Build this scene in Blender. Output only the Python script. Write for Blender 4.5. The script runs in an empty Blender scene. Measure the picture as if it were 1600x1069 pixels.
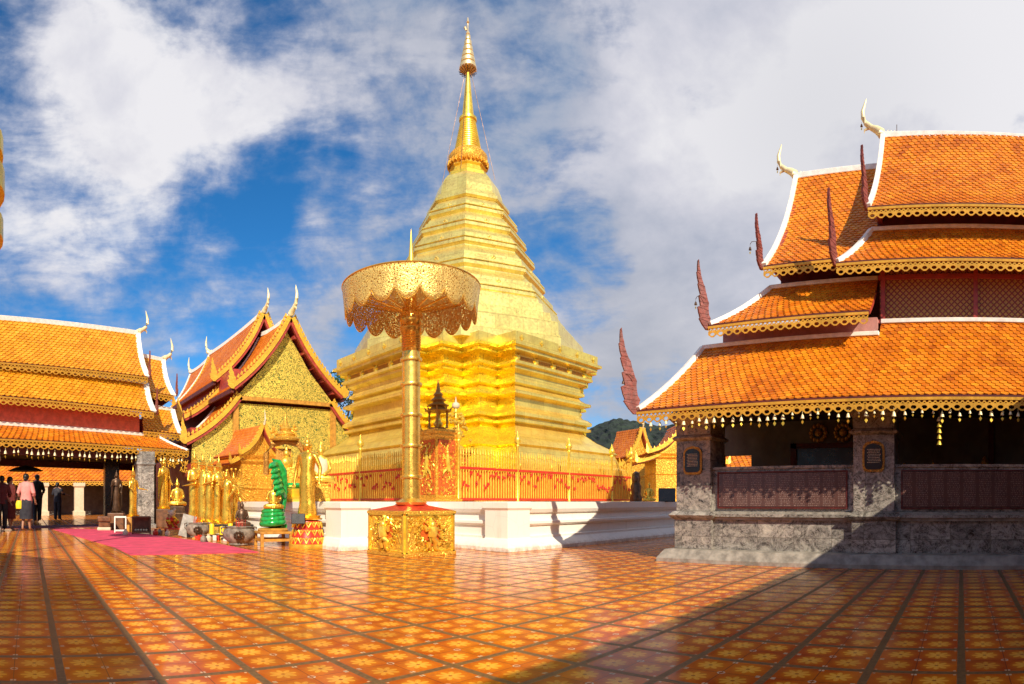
import bpy, math, random
from mathutils import Vector as V, Matrix
random.seed(7)
R = math.radians; pi = math.pi
sc = bpy.context.scene
# ------------------------------------------------------------------ camera
# The photograph is a stitched cylindrical panorama (about 99 degrees wide).
# +X and +Y are the two directions of the courtyard paving, the camera stands at the origin.
F, EYE, HZ, VX = 927.0, 0.85, 784.0, 1502.0
def al(x): return (VX - x) / F                      # photo column -> compass angle
def G(x, y, z=0.0):                                  # ground point under a photo position
    d = F * EYE / (y - HZ); return V((d*math.cos(al(x)), d*math.sin(al(x)), z))
def D(x, d, z=0.0): return V((d*math.cos(al(x)), d*math.sin(al(x)), z))
cam_d = bpy.data.cameras.new('camera'); cam = bpy.data.objects.new('camera', cam_d)
sc.collection.objects.link(cam); sc.camera = cam
cam.location = (0, 0, EYE); cam.rotation_euler = (R(90), 0, al(800) - R(90))
cam_d.type = 'PANO'; cam_d.panorama_type = 'CENTRAL_CYLINDRICAL'
cam_d.central_cylindrical_radius = 1.0
cam_d.central_cylindrical_range_u_min = -800/F; cam_d.central_cylindrical_range_u_max = 800/F
cam_d.central_cylindrical_range_v_min = -(1069-HZ)/F; cam_d.central_cylindrical_range_v_max = HZ/F
cam_d.clip_start = 0.02; cam_d.clip_end = 5000
sc.view_settings.view_transform = 'Standard'; sc.view_settings.look = 'None'
sc.view_settings.exposure = 0.35; sc.view_settings.gamma = 1.0
sc.cycles.max_bounces = 6; sc.cycles.transparent_max_bounces = 12
try: sc.cycles.use_denoising = True
except Exception: pass
# ------------------------------------------------------------------ sun
SUN_TRAVEL = V((0.86, 1.33, -1.0)).normalized()
sun_d = bpy.data.lights.new('sun', 'SUN'); sun = bpy.data.objects.new('sun', sun_d)
sc.collection.objects.link(sun); sun.location = (-10, -12, 20)
sun_d.energy = 5.0; sun_d.angle = R(0.5); sun_d.color = (1.0, 0.86, 0.66)
sun.rotation_euler = SUN_TRAVEL.to_track_quat('-Z', 'Y').to_euler()
SUN_EL = math.asin(-SUN_TRAVEL.z); SUN_AZ = math.atan2(-SUN_TRAVEL.x, -SUN_TRAVEL.y)
# ------------------------------------------------------------------ node helper
class NT:
    def __init__(s, tree): s.t = tree; s.n = tree.nodes; s.l = tree.links
    def put(s, inp, val):
        if val is None: return
        if isinstance(val, bpy.types.NodeSocket): s.l.new(val, inp)
        else:
            try: inp.default_value = val
            except Exception: inp.default_value = tuple(val) + (1.0,)
    def m(s, op, a, b=None, c=None, clamp=False):
        n = s.n.new('ShaderNodeMath'); n.operation = op; n.use_clamp = clamp
        for i, q in enumerate((a, b, c)): s.put(n.inputs[i], q)
        return n.outputs[0]
    def add(s, a, b): return s.m('ADD', a, b)
    def sub(s, a, b): return s.m('SUBTRACT', a, b)
    def mul(s, a, b): return s.m('MULTIPLY', a, b)
    def less(s, a, b): return s.m('LESS_THAN', a, b)
    def step(s, x, lo, hi, a=0.0, b=1.0):
        n = s.n.new('ShaderNodeMapRange'); n.interpolation_type = 'SMOOTHSTEP'
        for i, q in enumerate((x, lo, hi, a, b)): s.put(n.inputs[i], q)
        return n.outputs[0]
    def mix(s, f, a, b, mode='MIX'):
        n = s.n.new('ShaderNodeMix'); n.data_type = 'RGBA'; n.blend_type = mode
        s.put(n.inputs[0], f); s.put(n.inputs[6], a); s.put(n.inputs[7], b); return n.outputs[2]
    def noise(s, vec, scale, detail=4, rough=.5, dist=0, out=0):
        n = s.n.new('ShaderNodeTexNoise'); s.put(n.inputs['Vector'], vec)
        n.inputs['Scale'].default_value = scale; n.inputs['Detail'].default_value = detail
        n.inputs['Roughness'].default_value = rough; n.inputs['Distortion'].default_value = dist
        return n.outputs[out]
    def vor(s, vec, scale, feature='F1', out='Distance', rnd=1.0):
        n = s.n.new('ShaderNodeTexVoronoi'); n.feature = feature; s.put(n.inputs['Vector'], vec); n.inputs['Randomness'].default_value = rnd
        n.inputs['Scale'].default_value = scale; return n.outputs[out]
    def obj(s): return s.n.new('ShaderNodeTexCoord').outputs['Object']
    def pos(s): return s.n.new('ShaderNodeNewGeometry').outputs['Position']
    def xyz(s, v):
        n = s.n.new('ShaderNodeSeparateXYZ'); s.put(n.inputs[0], v); return n.outputs
    def comb(s, x, y, z):
        n = s.n.new('ShaderNodeCombineXYZ')
        for i, q in enumerate((x, y, z)): s.put(n.inputs[i], q)
        return n.outputs[0]
    def scale(s, v, k):
        n = s.n.new('ShaderNodeVectorMath'); n.operation = 'MULTIPLY'; s.put(n.inputs[0], v); s.put(n.inputs[1], k); return n.outputs[0]
    def bump(s, h, strength=.5, dist=.01):
        n = s.n.new('ShaderNodeBump'); n.inputs['Strength'].default_value = strength
        n.inputs['Distance'].default_value = dist; s.put(n.inputs['Height'], h); return n.outputs[0]
    def ramp(s, f, stops):
        n = s.n.new('ShaderNodeValToRGB'); s.put(n.inputs[0], f); e = n.color_ramp.elements
        while len(e) < len(stops): e.new(.5)
        for q, (p, c) in zip(e, stops): q.position = p; q.color = tuple(c) + (1,)
        return n.outputs[0]
# ------------------------------------------------------------------ sky
w = bpy.data.worlds.new('World'); sc.world = w; w.use_nodes = True
t = NT(w.node_tree); bg = [n for n in t.n if n.type == 'BACKGROUND'][0]
sky = t.n.new('ShaderNodeTexSky'); sky.sky_type = 'NISHITA'; sky.sun_disc = False
sky.sun_elevation = SUN_EL; sky.sun_rotation = SUN_AZ; sky.altitude = 1000; sky.dust_density = .4; sky.ozone_density = 2.5
gen = t.n.new('ShaderNodeTexCoord').outputs['Generated']
def dirpix(x, y): return V((math.cos(al(x)), math.sin(al(x)), (HZ-y)/F)).normalized()
def blob(x, y, sig):
    n = t.n.new('ShaderNodeVectorMath'); n.operation = 'DISTANCE'
    t.put(n.inputs[0], gen); n.inputs[1].default_value = dirpix(x, y)
    q = t.m('DIVIDE', n.outputs['Value'], sig / F); q = t.mul(t.mul(q, q), -1.0)
    return t.m('EXPONENT', q)
big = t.noise(gen, 3.0, 9, .56, .30); fine = t.noise(t.scale(gen, (1, 1, 1.5)), 7.5, 11, .60, .15)
streak = t.noise(t.scale(gen, (2.0, 2.0, 7.0)), 2.6, 9, .60, .35)
dens = t.add(t.mul(t.sub(big, .5), 1.35), t.mul(t.sub(fine, .5), 1.15)); dens = t.add(dens, t.mul(t.sub(streak, .5), .95))
dens = t.add(dens, .07)
for (x, y, sg, wt) in [(170, 130, 140, .42), (290, 220, 85, .30), (480, 130, 140, .10), (560, 190, 130, .14), (640, 60, 130, .08), (1000, 170, 330, .28),
        (1280, 330, 330, .46), (1400, 60, 330, .42), (900, 350, 120, .02), (1080, 480, 170, .16), (560, 420, 60, .10), (120, 380, 110, .02),
        (440, 300, 80, -.34), (350, 370, 90, -.20), (480, 335, 28, .30), (170, 300, 60, -.10), (860, 380, 95, -.42), (620, 300, 60, -.14), (700, 130, 70, -.05), (960, 400, 60, -.16), (1050, 60, 120, -.12), (20, 30, 80, -.22), (300, 0, 75, -.40), (430, 15, 60, -.26), (20, 150, 50, -.12), (150, 470, 170, -.04), (30, 250, 80, -.12),
        (620, 330, 60, -.10), (400, 470, 100, .02), (800, 40, 60, -.14)]:
    dens = t.add(dens, t.mul(blob(x, y, sg), wt))
cov = t.step(dens, -.20, .42)
skyc = t.mix(1.0, sky.outputs[0], (0.66, 1.12, 1.42, 1), 'MULTIPLY')
hs = t.n.new('ShaderNodeHueSaturation'); hs.inputs['Saturation'].default_value = 1.10; hs.inputs['Value'].default_value = .92; t.put(hs.inputs['Color'], skyc)
lum = t.add(t.mul(t.noise(t.scale(gen, (1, 1, 1.6)), 2.6, 10, .58, .2), 1.0), t.add(t.mul(blob(1450, 50, 300), .10), t.mul(blob(180, 130, 180), .08)))
cc = t.ramp(t.add(t.mul(cov, .26), t.mul(lum, 1.25)), [(.52, (2.4, 3.4, 5.0)), (.72, (4.3, 4.6, 5.6)), (.88, (6.3, 6.3, 7.0)), (1.0, (7.9, 7.8, 8.1))])
grey = t.add(t.mul(blob(1290, 200, 170), .22), t.mul(blob(1000, 600, 170), .55))
grey = t.add(grey, t.mul(blob(720, 20, 170), .22))
cc = t.mix(grey, cc, (2.9, 3.2, 3.8, 1))
t.put(bg.inputs[0], t.mix(cov, hs.outputs[0], cc)); bg.inputs[1].default_value = .085
# ------------------------------------------------------------------ materials
def newmat(name):
    m = bpy.data.materials.new(name); m.use_nodes = True
    t = NT(m.node_tree); b = [n for n in t.n if n.type == 'BSDF_PRINCIPLED'][0]; return m, t, b
def simple(name, col, rough=.6, metal=0.0, var=.15, nscale=12, bump=.0, spec=.5, coat=0.0):
    m, t, b = newmat(name); o = t.obj(); n = t.noise(o, nscale, 5, .6)
    dark = tuple(c*(1-var) for c in col) + (1,); lite = tuple(min(1, c*(1+var)) for c in col) + (1,)
    t.put(b.inputs['Base Color'], t.mix(t.step(n, .3, .7), dark, lite))
    t.put(b.inputs['Roughness'], t.step(t.noise(o, nscale*.6, 3), .2, .8, rough*.75, min(1, rough*1.25)))
    b.inputs['Metallic'].default_value = metal; b.inputs['Specular IOR Level'].default_value = spec
    b.inputs['Coat Weight'].default_value = coat
    if bump: t.put(b.inputs['Normal'], t.bump(t.noise(o, nscale*3, 4, .6), bump, .01))
    return m
def gold(name, col, rough=.32, metal=.85, crumple=.0, carve=0.0, cs=22, seam=False):
    m, t, b = newmat(name); o = t.pos(); n = t.noise(o, 2.2, 5, .65); n2 = t.noise(o, 14, 4, .6)
    a = tuple(c*.80 for c in col) + (1,); c2 = tuple(min(1, c*1.12) for c in col) + (1,)
    base = t.mix(t.step(t.add(t.mul(n, .6), t.mul(n2, .4)), .35, .65), a, c2)
    h = t.mul(n2, .25)
    if crumple: h = t.add(h, t.mul(t.noise(t.scale(o, (1, 1, 1.8)), 3.2, 2, .5, 1.6), crumple))
    if carve:
        e = t.vor(t.add(1, 0) if False else o, cs, 'DISTANCE_TO_EDGE'); e2 = t.step(e, .02, .16)
        h = t.add(h, t.mul(e2, carve)); base = t.mix(t.step(e, .0, .07, .75, 0.0), base, (col[0]*.38, col[1]*.24, col[2]*.12, 1))
    if seam:
        x, y, z = t.xyz(o); bk = t.n.new('ShaderNodeTexBrick'); bk.offset = .5
        t.put(bk.inputs['Vector'], t.comb(t.add(x, t.mul(y, -1)), z, 0)); bk.inputs['Scale'].default_value = 1.0
        bk.inputs['Brick Width'].default_value = .55; bk.inputs['Row Height'].default_value = .42; bk.inputs['Mortar Size'].default_value = .004
        bk.inputs['Color1'].default_value = (1, 1, 1, 1); bk.inputs['Color2'].default_value = (.84, .84, .80, 1); bk.inputs['Mortar'].default_value = (.60, .50, .36, 1)
        base = t.mix(1.0, base, bk.outputs['Color'], 'MULTIPLY')
    t.put(b.inputs['Base Color'], base); b.inputs['Metallic'].default_value = metal
    t.put(b.inputs['Roughness'], t.step(n2, .2, .8, rough*.8, rough*1.25)); t.put(b.inputs['Normal'], t.bump(h, .55, .02))
    return m
M = {}
M['gold'] = gold('gold', (1.0, .66, .09), .34, .70)
M['goldleaf'] = gold('gold_leaf', (1.0, .72, .17), .34, .64, seam=True)
M['goldpale'] = gold('pale_gold_leaf', (1.0, .77, .24), .32, .66, seam=True)
M['goldcrumple'] = gold('crumpled_gold', (1.0, .70, .05), .30, .68, crumple=3.0)
M['goldstatue'] = gold('gold_statue', (.93, .55, .07), .27, .82)
M['goldcarve'] = gold('carved_gold', (.92, .54, .07), .38, .60, carve=.8, cs=26)
M['goldcarvefine'] = gold('fine_carved_gold', (.88, .46, .05), .42, .5, carve=.8, cs=14)
M['goldpole'] = gold('gold_pole', (.95, .58, .11), .26, .80)
M['goldtrim'] = gold('gold_trim', (.86, .50, .055), .42, .42)
M['fringe'] = gold('fringe_gold', (.72, .38, .04), .5, .3)
M['horn'] = simple('cream_and_gold_horn', (.85, .74, .42), .4, .15, .15, 9)
M['pinkwall'] = simple('faded_pink_wall', (.46, .22, .19), .7, 0, .2, 6, .2)
M['oldgold'] = gold('old_gold', (.58, .30, .06), .42, .7, carve=.5, cs=30)
M['relief'] = simple('orange_red_ground', (.60, .12, .02), .4, .2, .3, 30, .3)
M['silver'] = simple('silver_gilt', (.88, .70, .36), .35, .7, .1)
def plaster():
    m, t, b = newmat('white_plaster'); o = t.pos(); x, y, z = t.xyz(o)
    st = t.step(t.noise(t.comb(t.mul(x, 5), t.mul(y, 5), t.mul(z, .7)), 1.2, 7, .7), .52, .75, 0, .45)
    low = t.mul(t.step(z, .0, .16, 1, 0), t.step(t.noise(o, 9, 6, .7), .35, .62)); crack = t.step(t.vor(t.add(1, 0) if False else o, 1.6, 'DISTANCE_TO_EDGE'), .0, .006, .5, 0)
    c = t.mix(st, (.83, .79, .71, 1), (.60, .54, .44, 1)); c = t.mix(t.mul(low, .6), c, (.36, .25, .17, 1)); c = t.mix(t.mul(crack, .6), c, (.30, .26, .22, 1))
    t.put(b.inputs['Base Color'], c); b.inputs['Roughness'].default_value = .55; t.put(b.inputs['Normal'], t.bump(t.noise(o, 14, 5, .6), .2, .01)); return m
M['white'] = plaster()
M['whitetrim'] = simple('white_trim', (.84, .81, .74), .6, 0, .14, 9, .15)
M['redwood'] = simple('red_wood', (.34, .045, .03), .5, 0, .25, 8, .1)
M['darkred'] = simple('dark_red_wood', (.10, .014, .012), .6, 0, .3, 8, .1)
M['flame'] = simple('red_brown_carving', (.19, .042, .032), .6, 0, .35, 20, .4)
M['redwall'] = simple('red_painted_wall', (.66, .11, .06), .6, 0, .2, 6, .2)
M['bronze'] = simple('dark_bronze', (.10, .055, .03), .38, .6, .4, 10, .2)
M['green'] = simple('green_glaze', (.012, .33, .06), .16, 0.1, .35, 14, .1, coat=.6)
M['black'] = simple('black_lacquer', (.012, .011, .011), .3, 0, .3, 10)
M['stone'] = simple('mottled_stone', (.22, .18, .14), .7, 0, .5, 9, .4)
M['wood'] = simple('brown_wood', (.14, .055, .02), .45, 0, .4, 8, .2)
M['orangewood'] = simple('golden_brown_wood', (.50, .24, .04), .4, 0, .25, 9, .1)
M['skin'] = simple('skin', (.36, .18, .11), .5, 0, .08, 8)
M['hair'] = simple('black_hair', (.010, .008, .007), .45, 0, .3, 30)
M['pink'] = simple('pink_cloth', (.70, .26, .24), .8, 0, .12, 12, .2)
M['carpet'] = simple('pink_carpet', (.64, .055, .12), .9, 0, .20, 3.5, .5)
M['carpetdark'] = simple('purple_carpet', (.22, .04, .07), .9, 0, .15, 40, .3)
M['navy'] = simple('dark_cloth', (.02, .02, .03), .85, 0, .2, 12, .2)
M['maroon'] = simple('maroon_cloth', (.09, .015, .02), .85, 0, .2, 12, .2)
M['yellow'] = simple('yellow_wax', (.85, .60, .02), .4, 0, .08, 9)
M['redpaint'] = simple('red_lacquer', (.55, .035, .015), .35, 0, .2, 10, .1)
M['cream'] = simple('cream_paint', (.62, .52, .36), .6, 0, .1, 8)
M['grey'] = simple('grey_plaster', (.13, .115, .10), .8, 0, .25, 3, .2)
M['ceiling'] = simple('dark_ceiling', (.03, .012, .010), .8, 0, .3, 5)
M['leaf'] = simple('leaf_green', (.035, .085, .018), .6, 0, .5, 4)
M['bark'] = simple('bark', (.09, .06, .04), .9, 0, .3, 12, .5)
def roofmat(name, c1, c2, c3):
    m, t, b = newmat(name); uv = t.n.new('ShaderNodeUVMap').outputs[0]; u, v_, _ = t.xyz(uv)
    n = t.noise(t.pos(), 1.3, 5, .65)
    f = t.add(t.add(t.mul(u, .42), .08), t.mul(t.step(n, .25, .75), .40))
    col = t.ramp(f, [(.08, c1), (.45, c2), (.92, c3)])
    dirt = t.step(t.noise(t.pos(), 7, 6, .7), .58, .76, 0, .32)
    col = t.mix(dirt, col, tuple(q*.30 for q in c1) + (1,)); x, y, z = t.xyz(t.pos()); sk = t.step(t.noise(t.comb(t.mul(x, 2.5), t.mul(y, 2.5), t.mul(z, .5)), 1.6, 8, .72), .54, .74, 0, .38)
    col = t.mix(sk, col, tuple(q*.45 for q in c1) + (1,))
    t.put(b.inputs['Base Color'], col); t.put(b.inputs['Roughness'], t.add(.30, t.mul(v_, .25)))
    t.put(b.inputs['Normal'], t.bump(t.noise(t.pos(), 60, 3, .6), .25, .004)); return m
M['tile'] = roofmat('orange_roof_tile', (.42, .095, .004), (.66, .19, .006), (.82, .33, .015))
M['tileyellow'] = roofmat('yellow_roof_tile', (.60, .20, .006), (.78, .32, .010), (.88, .44, .03))
M['tilebrown'] = roofmat('brown_roof_tile', (.46, .11, .008), (.60, .17, .014), (.70, .25, .03))
def marble():
    m, t, b = newmat('grey_marble'); o = t.pos(); x, y, z = t.xyz(o)
    bk = t.n.new('ShaderNodeTexBrick'); bk.offset = 0.0; t.put(bk.inputs['Vector'], t.comb(t.add(y, x), z, 0))
    bk.inputs['Scale'].default_value = 1; bk.inputs['Brick Width'].default_value = .52; bk.inputs['Row Height'].default_value = .36
    bk.inputs['Mortar Size'].default_value = .003; bk.inputs['Color1'].default_value = (.62, .62, .62, 1); bk.inputs['Color2'].default_value = (1.15, 1.12, 1.1, 1); bk.inputs['Mortar'].default_value = (.35, .33, .30, 1)
    cell = t.scale(bk.outputs['Color'], (9, 5, 7)); off = t.n.new('ShaderNodeVectorMath'); t.put(off.inputs[0], o); t.put(off.inputs[1], cell)
    q = off.outputs[0]
    n = t.noise(t.scale(q, (1, 1, 1.6)), 3.4, 9, .70, 2.4); vn = t.noise(q, 6.5, 8, .7, 3.0)
    vein = t.step(t.m('ABSOLUTE', t.sub(vn, .5)), .0, .05, 1.0, 0.0)
    c = t.ramp(n, [(.34, (.030, .028, .024)), (.46, (.14, .13, .115)), (.57, (.36, .345, .30)), (.70, (.66, .63, .54))])
    c = t.mix(t.mul(vein, .7), c, (.52, .48, .45, 1)); c = t.mix(1.0, c, bk.outputs['Color'], 'MULTIPLY')
    t.put(b.inputs['Base Color'], c); t.put(b.inputs['Roughness'], t.step(n, .2, .8, .22, .45)); return m
M['marble'] = marble()
M['marblepale'] = simple('pale_grey_stone', (.30, .275, .235), .45, 0, .35, 7, .15)
def floor_mat():
    m, t, b = newmat('patterned_floor_tile'); o = t.pos(); x, y, z = t.xyz(o); c = .465
    dn = t.mul(t.sub(t.noise(o, 2.0, 2), .5), .006)
    pu = t.mul(t.sub(t.m('FRACT', t.add(t.m('DIVIDE', t.sub(x, .62 - c*40), c), dn)), .5), c)
    pv = t.mul(t.sub(t.m('FRACT', t.add(t.m('DIVIDE', t.sub(y, .0 - c*40), c), dn)), .5), c)
    au, av = t.m('ABSOLUTE', pu), t.m('ABSOLUTE', pv); mx = t.m('MAXIMUM', au, av)
    strip = t.step(mx, c/2-.024, c/2-.020)
    h = (c/2-.025)/2
    qu, qv = t.sub(au, h), t.sub(av, h)
    r = t.m('SQRT', t.add(t.mul(qu, qu), t.mul(qv, qv))); th = t.m('ARCTAN2', qv, qu)
    pet = t.m('ABSOLUTE', t.m('COSINE', t.mul(th, 4.0)))
    rp = t.add(.034, t.mul(pet, .040))
    flower = t.step(r, t.sub(rp, .006), rp, 1, 0)
    vein = t.mul(t.step(t.m('ABSOLUTE', t.m('SINE', t.mul(th, 4.0))), .0, .25, 1, 0), t.step(r, .015, .055, 1, 0))
    dot = t.step(r, .008, .013, 1, 0)
    n = t.noise(o, 3.0, 6, .65); n2 = t.noise(o, 40, 4, .6)
    wn = t.n.new('ShaderNodeTexWhiteNoise'); wn.noise_dimensions = '2D'
    t.put(wn.inputs['Vector'], t.comb(t.m('FLOOR', t.m('DIVIDE', t.sub(x, .62-c*40), c/2)), t.m('FLOOR', t.m('DIVIDE', t.add(y, c*40), c/2)), 0))
    base = t.mix(t.step(n, .3, .7), (.46, .065, .008, 1), (.68, .17, .012, 1))
    halo = t.step(r, .05, .10, 1, 0)
    base = t.mix(t.mul(halo, .65), base, (.80, .25, .012, 1))
    col = t.mix(flower, base, (.95, .43, .045, 1)); col = t.mix(vein, col, (1.0, .70, .20, 1)); col = t.mix(dot, col, (.45, .12, .02, 1))
    rr = t.m('SQRT', t.add(t.mul(pu, pu), t.mul(t.mul(pv, pv), 1.0)))
    ring = t.mul(t.step(rr, .011, .014), t.step(rr, .019, .022, 1, 0)); col = t.mix(ring, col, (.75, .60, .40, 1))
    cq = t.m('ABSOLUTE', t.sub(t.m('ABSOLUTE', t.sub(au, av)), h*2)); e1 = t.m('MINIMUM', au, av)
    edge_dot = t.mul(t.less(e1, .014), t.mul(t.less(c/2-.050, mx), t.less(mx, c/2-.028))); col = t.mix(edge_dot, col, (.72, .55, .33, 1))
    corner = t.mul(t.less(c/2-.040, e1), t.less(mx, c/2-.027)); col = t.mix(corner, col, (.70, .50, .28, 1))
    gl = t.m('MINIMUM', t.m('MINIMUM', au, av), 1.0); col = t.mix(t.less(gl, .0022), col, (.16, .05, .02, 1))
    col = t.mix(t.mul(t.m('POWER', wn.outputs[0], 2.0), .42), col, (.34, .055, .01, 1))
    col = t.mix(strip, col, t.mix(t.step(n2, .3, .7), (.13, .070, .028, 1), (.22, .13, .055, 1)))
    grime = t.step(t.noise(o, .9, 9, .74), .48, .70, 0, .50); col = t.mix(grime, col, (.14, .06, .03, 1))
    t.put(b.inputs['Base Color'], col)
    rg = t.add(t.step(t.noise(o, 5, 5, .7), .3, .75, .09, .24), t.mul(strip, .22)); t.put(b.inputs['Roughness'], rg)
    b.inputs['Specular IOR Level'].default_value = .065
    hgt = t.add(t.mul(strip, -.25), t.mul(t.noise(o, 6, 3), .5)); t.put(b.inputs['Normal'], t.bump(hgt, .25, .004)); return m
M['floor'] = floor_mat()
def lattice_mat():
    m, t, b = newmat('gilded_scroll_lattice'); o = t.pos(); q = t.n.new('ShaderNodeVectorMath')
    t.put(q.inputs[0], o); t.put(q.inputs[1], t.scale(t.noise(o, 5, 2, .5, 0, 1), (.30, .30, .30))); q = q.outputs[0]
    e = t.vor(q, 9.0, 'DISTANCE_TO_EDGE', rnd=.45); e2 = t.vor(q, 9.0, 'F1', rnd=.45); ring = t.m('MINIMUM', t.m('ABSOLUTE', t.sub(e2, .30)), e2)
    g = t.m('MAXIMUM', t.step(e, .09, .14, 1, 0), t.step(ring, .10, .14, 1, 0))
    n = t.noise(o, 8, 4)
    t.put(b.inputs['Base Color'], t.mix(g, t.mix(t.step(n, .4, .6), (.04, .13, .03, 1), (.16, .14, .03, 1)), (.92, .70, .13, 1)))
    t.put(b.inputs['Metallic'], t.mul(g, .45)); b.inputs['Roughness'].default_value = .38
    t.put(b.inputs['Normal'], t.bump(g, .8, .05)); return m
M['lattice'] = lattice_mat()
def redlattice():
    m, t, b = newmat('red_and_gold_diaper'); o = t.pos(); x, y, z = t.xyz(o); s = .085
    p = t.m('FRACT', t.m('DIVIDE', t.add(t.add(y, x), t.mul(z, 1)), s)); q = t.m('FRACT', t.m('DIVIDE', t.sub(t.add(y, x), t.mul(z, 1)), s))
    l = t.m('MAXIMUM', t.step(t.m('ABSOLUTE', t.sub(p, .5)), .30, .42), t.step(t.m('ABSOLUTE', t.sub(q, .5)), .30, .42))
    t.put(b.inputs['Base Color'], t.mix(l, (.38, .20, .035, 1), (.20, .028, .02, 1))); t.put(b.inputs['Normal'], t.bump(l, .7, .01)); b.inputs['Roughness'].default_value = .5
    return m
M['redlattice'] = redlattice()
def lace():
    m, t, b = newmat('pierced_gold_lace'); o = t.obj()
    e = t.vor(o, 30, 'DISTANCE_TO_EDGE'); e2 = t.m('ABSOLUTE', t.sub(t.vor(o, 46, 'F1'), .34))
    g = t.m('MAXIMUM', t.step(e, .13, .16, 1, 0), t.step(e2, .17, .20, 1, 0))
    b.inputs['Base Color'].default_value = (1.0, .73, .20, 1); b.inputs['Metallic'].default_value = .55; b.inputs['Roughness'].default_value = .34
    t.put(b.inputs['Base Color'], t.mix(t.noise(o, 60, 3), (.80, .46, .07, 1), (1.0, .80, .28, 1))); t.put(b.inputs['Alpha'], g); t.put(b.inputs['Normal'], t.bump(t.add(t.noise(o, 40, 3), g), .9, .012)); return m
M['lace'] = lace()
def engraved():
    m, t, b = newmat('engraved_maroon_stone'); o = t.pos(); x, y, z = t.xyz(o)
    col_ = t.m('FRACT', t.m('DIVIDE', y, .205)); row = t.m('FRACT', t.m('DIVIDE', z, .024))
    n = t.noise(t.comb(t.mul(y, 95), t.m('FLOOR', t.m('DIVIDE', z, .024)), 0), 1.0, 2, .5)
    mk = t.mul(t.less(row, .5), t.mul(t.less(.52, n), t.mul(t.less(.10, col_), t.less(col_, .88))))
    t.put(b.inputs['Base Color'], t.mix(t.mul(mk, .75), t.mix(t.noise(o, 5, 5), (.075, .034, .030, 1), (.125, .060, .050, 1)), (.42, .30, .26, 1)))
    b.inputs['Roughness'].default_value = .28; return m
M['engraved'] = engraved()
def hillmat():
    m, t, b = newmat('forested_hill'); o = t.pos(); n = t.noise(o, .09, 8, .7); v_ = t.vor(o, .14)
    t.put(b.inputs['Base Color'], t.mix(t.step(n, .35, .65), (.008, .016, .012, 1), (.020, .036, .022, 1))); b.inputs['Roughness'].default_value = .9
    t.put(b.inputs['Normal'], t.bump(v_, 1.0, 6.0)); return m
M['hill'] = hillmat()
M['ground'] = simple('ground', (.09, .08, .05), .9, 0, .3, .5)
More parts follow.
